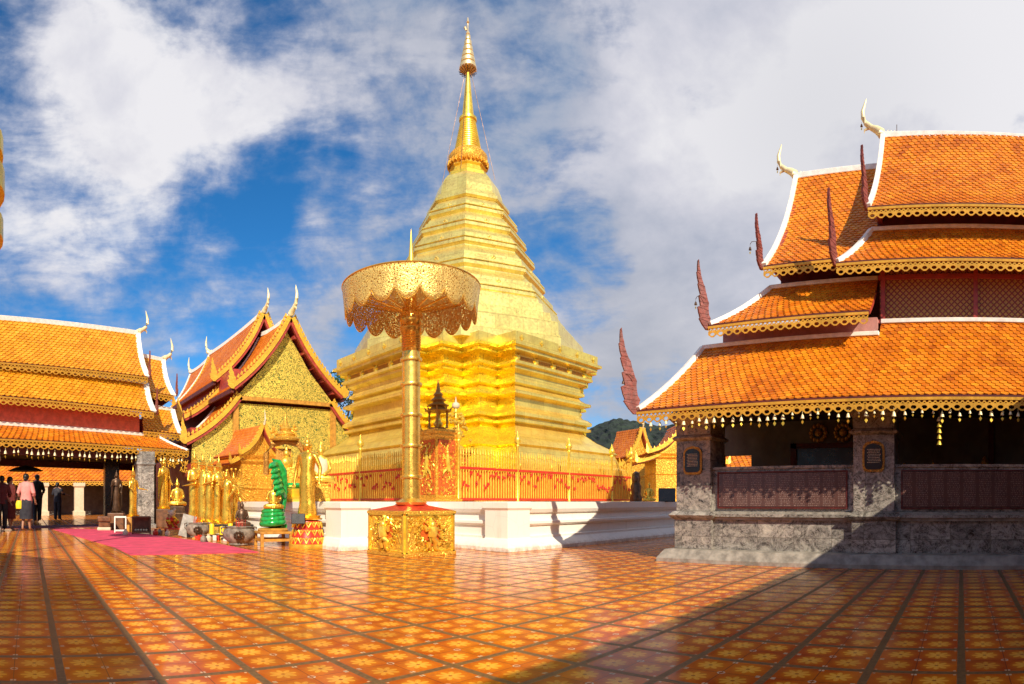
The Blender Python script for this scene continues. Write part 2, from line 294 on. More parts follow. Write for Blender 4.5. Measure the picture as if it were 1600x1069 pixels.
# ------------------------------------------------------------------ mesh building
WL = {}
class MB:
    def __init__(s): s.v = []; s.f = []; s.uv = []
    def add(s, vs, fs, uv=(.5, .5)):
        n = len(s.v); s.v += [V(p) for p in vs]; s.f += [tuple(n+i for i in f) for f in fs]; s.uv += [uv]*len(fs); return s
    def box(s, a, b):
        x0, y0, z0 = a; x1, y1, z1 = b
        return s.add([(x0,y0,z0),(x1,y0,z0),(x1,y1,z0),(x0,y1,z0),(x0,y0,z1),(x1,y0,z1),(x1,y1,z1),(x0,y1,z1)],
            [(3,2,1,0),(4,5,6,7),(0,1,5,4),(1,2,6,5),(2,3,7,6),(3,0,4,7)])
    def cbox(s, c, sx, sy, sz, rz=0):                # box standing on point c
        M_ = Matrix.Rotation(rz, 4, 'Z'); k = len(s.v); s.box((-sx/2, -sy/2, 0), (sx/2, sy/2, sz))
        for i in range(k, len(s.v)): s.v[i] = M_ @ s.v[i] + V(c)
        return s
    def loft(s, rings, cap=True, close=True):
        n = len(rings[0]); vs = [p for r in rings for p in r]; fs = []
        for i in range(len(rings)-1):
            for j in range(n if close else n-1):
                k = (j+1) % n; fs.append((i*n+j, i*n+k, (i+1)*n+k, (i+1)*n+j))
        if cap: fs.append(tuple(range(n))[::-1]); fs.append(tuple((len(rings)-1)*n+j for j in range(n)))
        return s.add(vs, fs)
    def lathe(s, c, prof, n=24, sx=1, sy=1):
        c = V(c); return s.loft([[c+V((r*sx*math.cos(2*pi*j/n), r*sy*math.sin(2*pi*j/n), z)) for j in range(n)] for r, z in prof])
    def ell(s, c, rx, ry, rz, n=12):
        return s.lathe(c, [(max(.02, math.sin(pi*i/8)), -math.cos(pi*i/8)*rz) for i in range(9)], n, rx, ry)
    def tube(s, pts, rad, n=8):
        pts = [V(p) for p in pts]; rs = rad if isinstance(rad, (list, tuple)) else [rad]*len(pts); rings = []
        for i, p in enumerate(pts):
            tg = (pts[min(i+1, len(pts)-1)] - pts[max(i-1, 0)]).normalized(); up = V((0, 0, 1)) if abs(tg.z) < .9 else V((1, 0, 0))
            a = tg.cross(up).normalized(); b = a.cross(tg).normalized()
            rings.append([p + (a*math.cos(2*pi*j/n) + b*math.sin(2*pi*j/n))*rs[i] for j in range(n)])
        return s.loft(rings)
    def beam(s, pts, w_, h, up=V((0, 0, 1))):
        pts = [V(p) for p in pts]; rings = []
        for i, p in enumerate(pts):
            tg = (pts[min(i+1, len(pts)-1)] - pts[max(i-1, 0)]).normalized(); a = tg.cross(up).normalized(); b = a.cross(tg).normalized()
            rings.append([p-a*w_/2-b*h/2, p+a*w_/2-b*h/2, p+a*w_/2+b*h/2, p-a*w_/2+b*h/2])
        return s.loft(rings)
    def plate(s, pts, thick):                        # thick: vector; convex or star-like outline
        n = len(pts); pts = [V(p) for p in pts]; tv = V(thick); c = sum(pts, V())/n
        vs = [p+tv/2 for p in pts] + [p-tv/2 for p in pts]
        fs = [tuple(range(n)), tuple(range(2*n-1, n-1, -1))] + [(i, n+i, n+(i+1) % n, (i+1) % n) for i in range(n)]
        return s.add(vs, fs)
    def build(s, name, mat, parent=None, smooth=False, bevel=0, solid=0, uvs=False):
        off = WL.get(parent.name, V()) if parent else V()
        me = bpy.data.meshes.new(name); me.from_pydata([tuple(p-off) for p in s.v], [], s.f); me.materials.append(M[mat] if isinstance(mat, str) else mat)
        if uvs:
            ul = me.uv_layers.new(name='UVMap'); i = 0
            for f, u in zip(s.f, s.uv):
                for _ in f: ul.data[i].uv = u; i += 1
        if smooth:
            for p in me.polygons: p.use_smooth = True
            me.set_sharp_from_angle(angle=R(40))
        me.update(); o = bpy.data.objects.new(name, me); sc.collection.objects.link(o)
        if parent: o.parent = parent
        WL[o.name] = off
        if solid: q = o.modifiers.new('s', 'SOLIDIFY'); q.thickness = solid; q.offset = 0
        if bevel: q = o.modifiers.new('b', 'BEVEL'); q.width = bevel; q.segments = 2; q.limit_method = 'ANGLE'
        return o
def tag(o, label=None, cat=None, group=None, kind=None):
    for k, q in (('label', label), ('category', cat), ('group', group), ('kind', kind)):
        if q: o[k] = q
    return o
def thing(name, label, cat, loc=(0, 0, 0), group=None):
    o = bpy.data.objects.new(name, None); sc.collection.objects.link(o); o.location = loc; o.empty_display_size = .1
    WL[o.name] = V(loc); return tag(o, label, cat, group)
def copy_tree(o, parent=None):
    c = o.copy(); sc.collection.objects.link(c)
    if parent: c.parent = parent
    for ch in list(o.children): copy_tree(ch, c)
    return c
def offset(pts, o):                                  # mitred offset of a CCW polygon, outward positive
    n = len(pts); out = []
    for i in range(n):
        a, b, c = V(pts[i-1]), V(pts[i]), V(pts[(i+1) % n]); d1 = (b-a).normalized(); d2 = (c-b).normalized()
        n1 = V((d1.y, -d1.x)); n2 = V((d2.y, -d2.x)); m_ = (n1+n2); m_ = m_ / max(.2, (1+n1.dot(n2))); out.append(b+m_*o)
    return out
def polyloft(mb, pts, prof):                         # prof: (offset, z)
    return mb.loft([[V((p.x, p.y, z)) for p in offset(pts, o)] for o, z in prof])
# ------------------------------------------------------------------ roofs
def surf(A, B, C, Dd, sag):
    nrm = (B-A).cross(Dd-A).normalized()
    if nrm.z < 0: nrm = -nrm
    def f(s, t_, h=0): return A.lerp(B, s).lerp(Dd.lerp(C, s), t_) + nrm*(h - sag*4*t_*(1-t_))
    return f
def tiles(mb, f, L, Hh, tw, th):
    nr = max(2, round(Hh/th)); nc = max(2, round(L/tw))
    for i in range(nr):
        o = .5*(i % 2)
        for j in range(-1, nc):
            s0, s1 = (j+o)/nc, (j+1+o)/nc
            if s1 <= 0.001 or s0 >= .999: continue
            g = .03/nc; c0, c1 = max(0, s0+g), min(1, s1-g); sm = min(1, max(0, (s0+s1)/2)); jit = random.uniform(-.002, .003)
            t0, ta, t1 = i/nr, (i+.42)/nr, min(1, (i+1.4)/nr); hh = th*.20+jit
            P = [f(c0, ta, hh), f(sm, t0, hh+.002), f(c1, ta, hh), f(c1, t1, .004), f(c0, t1, .004), f(c0, ta, 0), f(sm, t0, 0), f(c1, ta, 0)]
            u = (random.random() if random.random() > .015 else (-.25 if random.random() < .5 else 1.5), random.random())
            if random.random() < .01: P = [p+(P[1]-P[3])*.12 if q < 3 or q > 4 else p for q, p in enumerate(P)]
            mb.add(P, [(0, 1, 2, 3, 4), (5, 6, 1, 0), (6, 7, 2, 1)], u)
def fringe(mb, A, B, h=.13, unit=.13, out=V((0, 0, 0)), lift=0.0):
    A, B = V(A), V(B); L = (B-A).length; n = max(1, round(L/unit)); e = (B-A)/n; w_ = L/n; dn = V((0, 0, -1)); A = A+out
    def patch(o, ex, wd, z0, z1, scal, hr, k=12):      # panel with one hole; its lower edge may be a scallop
        cz = (z0+z1)/2; outer = []
        for q in range(k):
            a = 2*pi*q/k+pi/k; c, s_ = math.cos(a), math.sin(a); m_ = max(abs(c), abs(s_))
            if s_ > 0 or not scal: x, y = c/m_, s_/m_
            else: x, y = c/max(abs(c), .80) if abs(c) > .8 else c*1.1, s_*1.0 if abs(c) < .6 else s_*.55
            outer.append(o+ex*(wd/2+x*wd/2)+V((0, 0, cz+y*(z1-z0)/2)))
        inner = [o+ex*(wd/2+math.cos(2*pi*q/k+pi/k)*wd*hr)+V((0, 0, cz+math.sin(2*pi*q/k+pi/k)*(z1-z0)*hr)) for q in range(k)]
        mb.add(outer+inner, [(q, (q+1) % k, k+(q+1) % k, k+q) for q in range(k)])
    for i in range(n):
        o = A+e*i; ex = e/w_
        patch(o, ex, w_, -h, -h*.42, True, .27)
        for j in range(2): patch(o+e*.5*j, ex, w_/2, -h*.42, -h*.08, False, .31, 8)
    mb.beam([A+V((0, 0, -.008)), B+out+V((0, 0, -.008))], .02, h*.18)
def roof_panel(th, A, B, C, Dd, mat, tw=.098, tl=.075, sag=.05, lf=True, rt=True, eave=.15, trim='whitetrim', tw2=.075, top=True, topw=.06, unit=.125, fr='fringe', edgesteps=10):
    """A,B eave ends; C,D the top ends above B,A"""
    A, B, C, Dd = map(V, (A, B, C, Dd)); f = surf(A, B, C, Dd, sag); L = (B-A).length; H_ = ((Dd-A).length+(C-B).length)/2
    mb = MB(); tiles(mb, f, L, H_, tw, tl); roof = mb.build('roof_tiles', mat, th, uvs=True)
    ub = MB(); N = 8
    top_ = [f(0, i/N, -.01) for i in range(N+1)]; t2 = [f(1, i/N, -.01) for i in range(N+1)]; b1 = [f(0, i/N, -.05) for i in range(N+1)]; b2 = [f(1, i/N, -.05) for i in range(N+1)]
    ub.loft([[top_[i], t2[i], b2[i], b1[i]] for i in range(N+1)]); ub.build('roof_board', 'redwood', roof)
    e = MB()
    if lf: e.beam([f(0, i/edgesteps, .02) for i in range(edgesteps+1)], tw2, .07)
    if rt: e.beam([f(1, i/edgesteps, .02) for i in range(edgesteps+1)], tw2, .07)
    if e.v: e.build('bargeboard', trim, th, bevel=.006)
    if top: q = MB(); q.beam([Dd+V((0, 0, .02)), C+V((0, 0, .02))], .09, topw); q.build('ridge_cap', trim, th, bevel=.008)
    if eave:
        q = MB(); nrm = (B-A).normalized().cross(V((0, 0, 1))); q.beam([A+V((0, 0, -.02)), B+V((0, 0, -.02))], .05, .045); q.build('eave_board', 'darkred', th)
        q = MB(); cen = (C+Dd)/2-(A+B)/2; o_ = -V((cen.x, cen.y, 0)).normalized()*.035
        fringe(q, A+V((0, 0, -.035)), B+V((0, 0, -.035)), eave, unit, o_); q.build('eave_fringe', fr, th, solid=.012)
    return f
def chofa(th, base, d, h, mat='horn', name='ridge_finial', par=None):
    base, d = V(base), V(d).normalized(); P = [(0, -.05), (.02, .04), (.10, .13), (.20, .20), (.30, .32), (.36, .48), (.37, .66), (.33, .84), (.30, 1.0)]
    r = [.075, .085, .07, .052, .048, .042, .034, .022, .006]
    mb = MB(); mb.tube([base+d*x*h*1.45+V((0, 0, z*h)) for x, z in P], [q*max(.55, h*1.5) for q in r], 10)
    p = base+d*.36*h+V((0, 0, .20*h)); mb.tube([p, p+d*.12*h-V((0, 0, .05*h)), p+d*.13*h-V((0, 0, .14*h))], [.03*h*1.5, .02*h*1.5, .003], 6)
    for k in range(5): q = base-d*(.12+.09*k)*h; mb.tube([q+V((0, 0, .0)), q+V((0, 0, .10*h*(1-.15*k)))-d*.03], [.03*h, .004], 5)
    return mb.build(name, mat, th, smooth=True)
def flame(th, base, d, h, mat='flame', lean=.42, wid=.20, name='naga_tail_finial'):
    base, d = V(base), V(d).normalized(); side = d.cross(V((0, 0, 1))); N = 18; mb = MB(); Lp, Rp = [], []
    for i in range(N+1):
        q = i/N; cx = lean*.6*h*math.sin(q*pi/2)**1.2 + .045*h*math.sin(q*8+.4)*(1-q)
        ww = wid*h*(min(1, .35+q*4))*(1-q)**.85*1.05; z = q*h
        tooth = (.30 if i % 3 == 2 else (.12 if i % 3 == 1 else 0))
        Lp.append(base + d*(cx+ww*(.5+tooth)) + V((0, 0, z+(.035*h if i % 3 == 2 else 0)))); Rp.append(base + d*(cx-ww*(.5+(.12 if i % 4 == 3 else 0))) + V((0, 0, z)))
    for i in range(N):
        mb.add([Lp[i]+side*.02, Rp[i]+side*.02, Rp[i+1]+side*.015, Lp[i+1]+side*.015, Lp[i]-side*.02, Rp[i]-side*.02, Rp[i+1]-side*.015, Lp[i+1]-side*.015],
            [(0, 1, 2, 3), (7, 6, 5, 4), (0, 3, 7, 4), (1, 5, 6, 2), (0, 4, 5, 1), (3, 2, 6, 7)])
    return mb.build(name, mat, th)
#SETTING
# ------------------------------------------------------------------ setting
mb = MB(); mb.add([(-45, -45, 0), (60, -45, 0), (60, 70, 0), (-45, 70, 0)], [(0, 1, 2, 3)]); tag(mb.build('courtyard_floor', 'floor'), kind='structure')
mb = MB(); mb.add([(-2500, -2500, -.12), (2500, -2500, -.12), (2500, 2500, -.12), (-2500, 2500, -.12)], [(0, 1, 2, 3)]); tag(mb.build('ground', 'ground'), kind='structure')
mb = MB(); rows = 26; cols = 260; vs = []
def hillh(a): return 40*math.exp(-((a-33.0)/9.0)**2) + 26*math.exp(-((a-22)/6)**2) + 18*math.exp(-((a-62)/9)**2) + 6
for i in range(rows+1):
    for j in range(cols+1):
        a = 8+70*j/cols; q = i/rows; d = 250+120*q
        z = hillh(a)*.93*math.sin(q*pi*.5)*(d/310)*(1+.03*math.sin(a*.7+q*3)+.01*math.sin(a*2.3)) + random.uniform(-.75, .75)
        vs.append((d*math.cos(R(a)), d*math.sin(R(a)), z-1))
mb.add(vs, [(i*(cols+1)+j, i*(cols+1)+j+1, (i+1)*(cols+1)+j+1, (i+1)*(cols+1)+j) for i in range(rows) for j in range(cols)])
tag(mb.build('hills', 'hill'), kind='structure')
# ------------------------------------------------------------------ white platform with moulded walls
th = thing('stupa_platform', 'white plastered platform with moulded walls under the golden stupa', 'platform', (13, 14, 0))
plan = [(7.4, 7.0), (22, 7.0), (22, 22), (6.95, 22), (6.95, 14.4), (5.3, 14.4), (5.3, 9.0), (7.4, 9.0)]
plan = [V(p) for p in plan]
prof = [(.16, 0), (.16, .06), (.13, .10), (.06, .17), (.03, .20), (.03, .24), (-.02, .25), (-.02, .42), (.02, .43), (.05, .46), (.05, .50), (0, .52), (-.02, .60), (-.02, .64), (.03, .66), (.06, .72), (.06, .845), (.0, .85)]
mb = MB(); polyloft(mb, plan, prof); mb.build('moulded_wall', 'white', th)
for (cx, cy) in ((7.52, 7.22), (5.42, 9.14)):
    mb = MB(); sq = [V(p) for p in ((cx-.28, cy-.28), (cx+.28, cy-.28), (cx+.28, cy+.28), (cx-.28, cy+.28))]
    polyloft(mb, sq, [(.12, 0), (.12, .07), (.03, .20), (.0, .22), (0, .70), (.03, .74), (.03, .842), (0, .852)]); mb.build('corner_pier', 'white', th, bevel=.006)
mb = MB(); mb.box((6.2, 8.45, 0), (7.37, 8.95, .13)); mb.build('step', 'marblepale', th, bevel=.01)
# ------------------------------------------------------------------ golden stupa
CX, CY = 13.0, 14.26
st = thing('golden_stupa', 'tall golden stupa with octagonal tiers, ringed spire and parasol finial', 'stupa', (CX, CY, .85))
def redent(a, c=2.0, k=3):
    s = c/k; q = [(a, -(a-c)), (a, a-c)]
    for i in range(1, k): q += [(a-s*i, a-c+s*(i-1)), (a-s*i, a-c+s*i)]
    q += [(a-c, a-s*1)] if False else []
    q += [(a-c, a-s), (a-c, a)]
    out = []
    # build one quadrant staircase from (a, a-c) to (a-c, a)
    stair = [(a, a-c)]
    for i in range(1, k+1): stair += [(a-s*i, a-c+s*(i-1)), (a-s*i, a-c+s*i)]
    for r_ in range(4):
        cs, sn = [(1, 0), (0, 1), (-1, 0), (0, -1)][r_]
        out += [V((CX+x*cs-y*sn, CY+x*sn+y*cs)) for x, y in stair]
    return out
body = [(4.62, .85), (4.62, 1.0), (4.5, 1.05), (4.42, 1.6), (4.55, 1.66), (4.55, 1.86), (4.40, 1.95), (4.25, 2.35), (4.32, 2.4), (4.12, 2.58), (3.85, 2.76), (3.60, 3.0), (3.56, 3.08), (3.72, 3.12), (3.72, 3.2), (3.60, 3.23), (3.60, 3.27), (3.74, 3.31), (3.74, 3.40), (3.66, 3.48), (3.54, 3.54), (3.50, 3.62), (3.50, 3.86), (3.62, 3.90), (3.72, 3.93), (3.72, 4.02), (3.60, 4.06), (3.50, 4.14), (3.46, 4.22),
    (3.58, 4.27), (3.58, 4.36), (3.50, 4.40), (3.50, 4.55), (3.58, 4.60), (3.66, 4.64), (3.66, 4.72), (3.76, 4.76), (3.76, 4.84), (3.62, 4.86), (3.62, 5.06), (3.86, 5.10), (3.86, 5.18), (3.96, 5.22), (3.96, 5.30), (3.88, 5.34), (3.88, 5.60), (3.70, 5.62), (2.6, 5.66)]
body = [(a-.05, .85+(z-.85)*.93) for a, z in body]
base_plan = redent(3.5)
def band(lo, hi, mat, name):
    mb = MB(); pr = [p for p in body if lo <= p[1] <= hi]; polyloft(mb, base_plan, [(a-3.5, z) for a, z in pr]); return mb.build(name, mat, st)
band(.8, 3.36, 'goldleaf', 'lower_plinth'); band(3.34, 4.99, 'goldleaf', 'middle_plinth'); band(4.98, 7, 'goldleaf', 'upper_plinth')
# loose gilded plates cover the stepped near corner
s3 = 2.0/3
for (px, py) in ((-1, -1), (1, -1), (-1, 1)):
    def crn(a, k):
        q = [(a-2.0, a), (a-2.0, a-s3), (a-2*s3, a-s3), (a-2*s3, a-2*s3), (a-s3, a-2*s3), (a-s3, a-2.0), (a, a-2.0)]
        return q[k]
    mb = MB(); lv = [(a+.012, z) for a, z in body if 1.6 < z < 5.24]
    for k in range(6):
        rings = [[V((CX+px*crn(a, k)[0], CY+py*crn(a, k)[1], z)), V((CX+px*crn(a, k+1)[0], CY+py*crn(a, k+1)[1], z))] for a, z in lv]
        mb.loft(rings, cap=False, close=False)
    mb.build('corner_sheathing', 'goldcrumple', st)
# pilaster ornaments in the cornice recess and rosettes
def rosette(c, ex, r, n=6):
    mb = MB(); nrm = V((ex.y, -ex.x, 0)); ring = []
    pts = [c+ex*r*(1 if j % 2 == 0 else .62)*math.cos(2*pi*j/(2*n))+V((0, 0, r*(1 if j % 2 == 0 else .62)*math.sin(2*pi*j/(2*n)))) for j in range(2*n)]
    mb.loft([pts, [c+(p-c)*.5+nrm*r*.35*(1 if (nrm.dot(c-V((CX, CY, 0)))) > 0 else -1) for p in pts]]); return mb.build('rosette', 'gold', st)
for (dx, dy) in ((0, -1), (-1, 0)):
    ex = V((1, 0, 0)) if dx == 0 else V((0, 1, 0)); nrm = V((dx, dy, 0)); o = V((CX, CY, 0))+nrm*3.58
    for k in (-1.5, -.75, 0, .75, 1.5): rosette(o+ex*k+V((0, 0, 4.67)), ex, .14)
    for k in (-1.12, -.37, .37, 1.12): mb = MB(); c = o+ex*k+nrm*-.01+V((0, 0, 4.67)); mb.plate([c+ex*a*.24+V((0, 0, b*.05)) for a, b in ((-1, -1), (1, -1), (1, 1), (-1, 1))], nrm*.03); mb.build('recess_panel', 'oldgold', st)
    for (lev, aa, kk) in ((1.70, 4.51, (-2.4, -1.2, 0, 1.2, 2.4)), (5.12, 3.84, (-1.6, -.8, 0, .8, 1.6))):
        for k in kk: rosette(V((CX, CY, lev))+nrm*aa+ex*k, ex, .09, 4)
def octa(Rr): return [V((CX+Rr*math.cos(pi/4*k), CY+Rr*math.sin(pi/4*k))) for k in range(8)]
mb = MB(); mb.loft([[V((p.x, p.y, z)) for p in octa(r)] for r, z in [(3.86, 5.20), (3.86, 5.50), (3.78, 5.53), (3.76, 5.88), (3.74, 5.92), (3.52, 5.96), (3.46, 6.22), (3.22, 6.26), (3.16, 6.55), (3.04, 6.58), (3.0, 6.74), (2.8, 6.8)]]); mb.build('octagonal_step', 'goldpale', st)
tiers = [(2.93, 6.83), (2.52, 7.66), (2.18, 8.44), (1.91, 9.04), (1.62, 9.65), (1.35, 10.23)]
for i in range(5):
    (r0, z0), (r1, z1) = tiers[i], tiers[i+1]; h = z1-z0
    pr = [(r0-.10, z0-.10), (r0, z0-.02), (r0, z0+.06), (r0-.07, z0+.07), (r0-.07, z0+.12), (r0-.02, z0+.125), (r0-.02, z0+.155), (r0-.12, z0+.165), (r0-.13, z0+.24*h+.05), (r0-.15, z0+.26*h+.05), (r0-.17, z0+.50*h), (r0-.22, z0+.52*h), (r1-.02, z1-.26*h), (r1-.05, z1-.24*h), (r1-.09, z1-.16*h), (r1-.09, z1-.12*h), (r1-.10, z1-.08)]
    mb = MB(); mb.loft([[V((p.x, p.y, z)) for p in octa(r)] for r, z in pr])
    for k in range(8):
        a = pi/4*(k+.5); rr = (r0-.155)*math.cos(pi/8); c = V((CX+rr*math.cos(a), CY+rr*math.sin(a), z0+.38*h))
        for q in range(4): mb.ell(c+V((-math.sin(a)*.045*math.cos(pi/2*q), math.cos(a)*.045*math.cos(pi/2*q), .045*math.sin(pi/2*q))), .035, .035, .035, 6)
    mb.build('octagonal_tier', 'goldpale', st)
mb = MB(); mb.loft([[V((p.x, p.y, z)) for p in octa(r)] for r, z in [(1.28, 10.15), (1.35, 10.2), (1.35, 10.28), (1.28, 10.3), (1.24, 10.42), (1.14, 10.46), (1.10, 10.7), (.98, 11.0), (.86, 11.15), (.62, 11.2)]]); mb.build('bell_drum', 'goldpale', st)
mb = MB(); mb.loft([[V((p.x, p.y, z)) for p in octa(r)] for r, z in [(.60, 11.15), (.74, 11.22), (.74, 11.32), (.66, 11.36), (.60, 11.42), (.56, 11.55), (.62, 11.6), (.60, 11.66)]]); mb.build('neck_moulding', 'gold', st)
mb = MB(); mb.lathe((CX, CY, 0), [(.50, 11.6), (.58, 11.72), (.64, 11.8), (.64, 12.02), (.56, 12.12), (.46, 12.2)], 32)
for k in range(28): a = 2*pi*k/28; mb.ell((CX+.64*math.cos(a), CY+.64*math.sin(a), 11.75), .05, .05, .09, 6)
mb.build('lotus_collar', 'goldcarvefine', st, smooth=True)
pr = []
for i in range(13):
    q = i/13; r = .45*(1-q)+.25*q; z = 12.18+1.0*q; pr += [(r-.05, z), (r, z+.015), (r, z+.05), (r-.05, z+.066)]
pr += [(.27, 13.2), (.29, 13.22), (.29, 13.3), (.20, 13.33), (.15, 13.8), (.09, 14.4), (.055, 14.85), (.05, 14.9)]
mb = MB(); mb.lathe((CX, CY, 0), pr, 24); mb.build('ringed_spire', 'gold', st, smooth=True)
fin = None
mb = MB(); zz = 14.92
for i in range(6):
    r = .28-.038*i; z = 14.92+.19*i; mb.lathe((CX, CY, 0), [(r*.98, z), (r, z+.015), (r*.93, z+.13), (r*.45, z+.18), (r*.4, z+.19)], 20)
mb.lathe((CX, CY, 0), [(.03, 16.0), (.07, 16.05), (.05, 16.12), (.02, 16.16), (.015, 16.4), (.05, 16.44), (.03, 16.5), (.01, 16.6)], 10)
mb.tube([(CX-.02, CY+.05, 16.2), (CX-.06, CY+.08, 16.28), (CX-.03, CY+.05, 16.36)], [.03, .05, .01], 6)
fin = mb.build('parasol_finial', 'silver', st, smooth=True)
mb = MB()
for k in range(16): a = 2*pi*k/16; mb.tube([(CX+.28*math.cos(a), CY+.28*math.sin(a), 14.93), (CX+.29*math.cos(a), CY+.29*math.sin(a), 14.84), (CX+.10*math.cos(a), CY+.10*math.sin(a), 14.76)], .012, 5)
mb.build('finial_cage', 'bronze', fin)
for k in range(4):
    a = pi/4+pi/2*k-.2; mb = MB(); mb.tube([(CX+.1*math.cos(a), CY+.1*math.sin(a), 14.8), (CX+.9*math.cos(a), CY+.9*math.sin(a), 11.2)], .008, 5); mb.build('guy_wire', 'bronze', st)
# ------------------------------------------------------------------ fence round the stupa
FX, FY = 7.52, 9.12
def fence(name, label, pts_, axis, stops, gate=None):
    th = thing(name, label, 'fence', V(pts_)+V((0, 0, .85)))
    for i in range(len(stops)-1):
        a, b = stops[i], stops[i+1]
        def W(q, o=0, z=0): return V((q, FY+o, .85+z)) if axis == 'x' else V((FX+o, q, .85+z))
        mb = MB(); n = int((b-a-.1)/.078)
        for k in range(n+1):
            q = a+.06+(b-a-.12)*k/n; hh = 1.12+random.uniform(-.035, .03); ln = random.uniform(-.008, .008)
            p0, p1, p2 = W(q, 0, .02), W(q+ln, 0, hh-.12), W(q+ln, 0, hh)
            mb.tube([p0, p1-V((0, 0, .02)), p1, p2], [.015, .014, .021, .004], 6)
        mb.build('picket_panel', 'goldtrim', th)
        mb = MB(); mb.beam([W(a, .0, .05), W(b, .0, .05)], .045, .05); mb.beam([W(a, 0, .70), W(b, 0, .70)], .045, .05)
        for k in range(int((b-a)/.12)):
            q = a+.1+.12*k+random.uniform(-.03, .03); zz = .62+random.uniform(-.12, .02) if random.random() < .6 else .36+random.uniform(-.06, .06)
            c = W(q, -.035 if True else 0, zz)
            for j in range(3): mb.ell(c+V((random.uniform(-.03, .03), random.uniform(-.02, .02), random.uniform(-.04, .04))), .022, .022, .03, 6)
        mb.build('red_rail', 'redpaint', th)
        mb = MB(); N = 10
        vs = [W(a+(b-a)*j/N, .06+.012*math.sin(j*2.1), zz) for zz in (.08, .66) for j in range(N+1)]
        mb.add(vs, [(j, j+1, N+2+j, N+1+j) for j in range(N)]); mb.build('orange_cloth', cloth_or, th, solid=.01)
    for q in stops:
        c = V((q, FY, .85)) if axis == 'x' else V((FX, q, .85)); mb = MB()
        mb.lathe(c, [(.045, 0), (.045, .04), (.034, .06), (.030, 1.22), (.045, 1.24), (.045, 1.27), (.03, 1.29), (.075, 1.34), (.085, 1.40), (.06, 1.46), (.02, 1.52), (.004, 1.60)], 12); mb.build('post', 'gold', th, smooth=True)
    return th
cloth_or = simple('orange_cloth', (.92, .24, .015), .8, 0, .2, 8, .2)
fence('gilded_fence', 'gold picket fence with red rail right of the red pedestal', (11, FY, 0), 'x', [8.05, 9.83, 11.72, 13.65, 14.65])
fence('gilded_fence', 'gold picket fence with red rail left of the tall parasol pole', (FX, 12, 0), 'y', [9.7, 12.05, 14.0, 16.0])
#PARASOL
# ------------------------------------------------------------------ big gold parasol on its carved pedestal
th = thing('gold_parasol', 'huge pierced gold parasol on banded pole and carved square pedestal', 'parasol', (5.79, 7.72, 0))
pc = V((5.79, 7.72, 0)); mb = MB()
sq = [pc.xy+V(p) for p in ((-.5, -.5), (.5, -.5), (.5, .5), (-.5, .5))]
polyloft(mb, sq, [(.02, 0), (.02, .06), (-.01, .07), (-.01, .64), (.02, .66), (.02, .70), (-.02, .715)]); ped = mb.build('pedestal', 'goldcarve', th, bevel=.006)
mb = MB(); mb.loft([[V((p.x, p.y, .71)) for p in offset(sq, .0)], [V((p.x, p.y, .79)) for p in offset(sq, -.30)], [V((p.x, p.y, .83)) for p in offset(sq, -.34)]]); mb.build('pedestal_cap', 'redpaint', ped)
for f_ in range(2):                                  # carved guardian relief on the two faces one can see
    ex = V((1, 0, 0)) if f_ == 0 else V((0, 1, 0)); nrm = V((0, -1, 0)) if f_ == 0 else V((-1, 0, 0)); o = pc+nrm*.492
    mb = MB(); mb.lathe((0, 0, 0), [(.01, 0), (.21, 0), (.23, .004), (.01, .006)], 20)
    for i in range(len(mb.v)):
        p = mb.v[i]; mb.v[i] = o+ex*p.x*.85+V((0, 0, .37+p.y*.95))+nrm*(p.z+.006)
    mb.build('relief_ground', 'relief', ped)
    mb = MB(); P = lambda x, z, q=.03: o+ex*x+V((0, 0, z))+nrm*q
    mb.ell(P(0, .49, .06), .055, .055, .065); mb.tube([P(0, .54, .04), P(0, .60, .03)], [.035, .004]); mb.tube([P(0, .46, .04), P(.01, .38, .05), P(0, .30, .04)], [.07, .08, .07])
    for s_ in (-1, 1):
        mb.tube([P(0, .30, .04), P(s_*.07, .22, .05), P(s_*.06, .13, .04), P(s_*.11, .10, .04)], [.06, .05, .035, .03]); mb.tube([P(s_*.03, .45, .04), P(s_*.12, .41, .05), P(s_*.15, .48, .05)], [.04, .034, .026])
    mb.tube([P(-.16, .56, .05), P(.16, .30, .06)], .011)
    for k in range(80):
        a = 2*pi*k/42*1.0; rr = .16+.16*random.random(); s0 = P(rr*.88*math.cos(a), .37+rr*.95*math.sin(a), .01)
        b_ = a+random.uniform(-1, 1); mb.tube([s0, s0+ex*.05*math.cos(b_)+V((0, 0, .05*math.sin(b_)))+nrm*.01, s0+ex*.06*math.cos(b_+.9)+V((0, 0, .07*math.sin(b_+.9)))], [.016, .013, .004], 5)
    for k in range(170):
        x = random.uniform(-.44, .44); z = random.uniform(.09, .63)
        if (x/.20)**2+((z-.37)/.22)**2 < 1.1: continue
        b_ = math.atan2(z-.37, x)+1.3; s0 = P(x, z, -.004); mb.tube([s0, s0+ex*.035*math.cos(b_)+V((0, 0, .035*math.sin(b_)))+nrm*.008, s0+ex*.04*math.cos(b_+1.1)+V((0, 0, .05*math.sin(b_+1.1)))], [.012, .012, .003], 5)
    mb.build('guardian_relief', 'gold', ped, smooth=True)
    mb = MB()
    for zz in (.055, .655): mb.beam([P(-.49, zz, .012), P(.49, zz, .012)], .035, .03, nrm)
    for xx in (-.47, .47): mb.beam([P(xx, .05, .012), P(xx, .66, .012)], .035, .03, nrm)
    for k in range(26):
        for zz in (.09, .62): mb.ell(P(-.42+.84*k/25, zz, .004), .012, .012, .012, 6)
    mb.build('panel_frame', 'gold', ped)
pr = [(.24, .80), (.26, .84), (.19, .88), (.155, .90)]
for z in (1.25, 1.75, 2.25, 2.75, 3.15): pr += [(.148, z-.03), (.175, z-.025), (.182, z), (.175, z+.025), (.146, z+.03)]
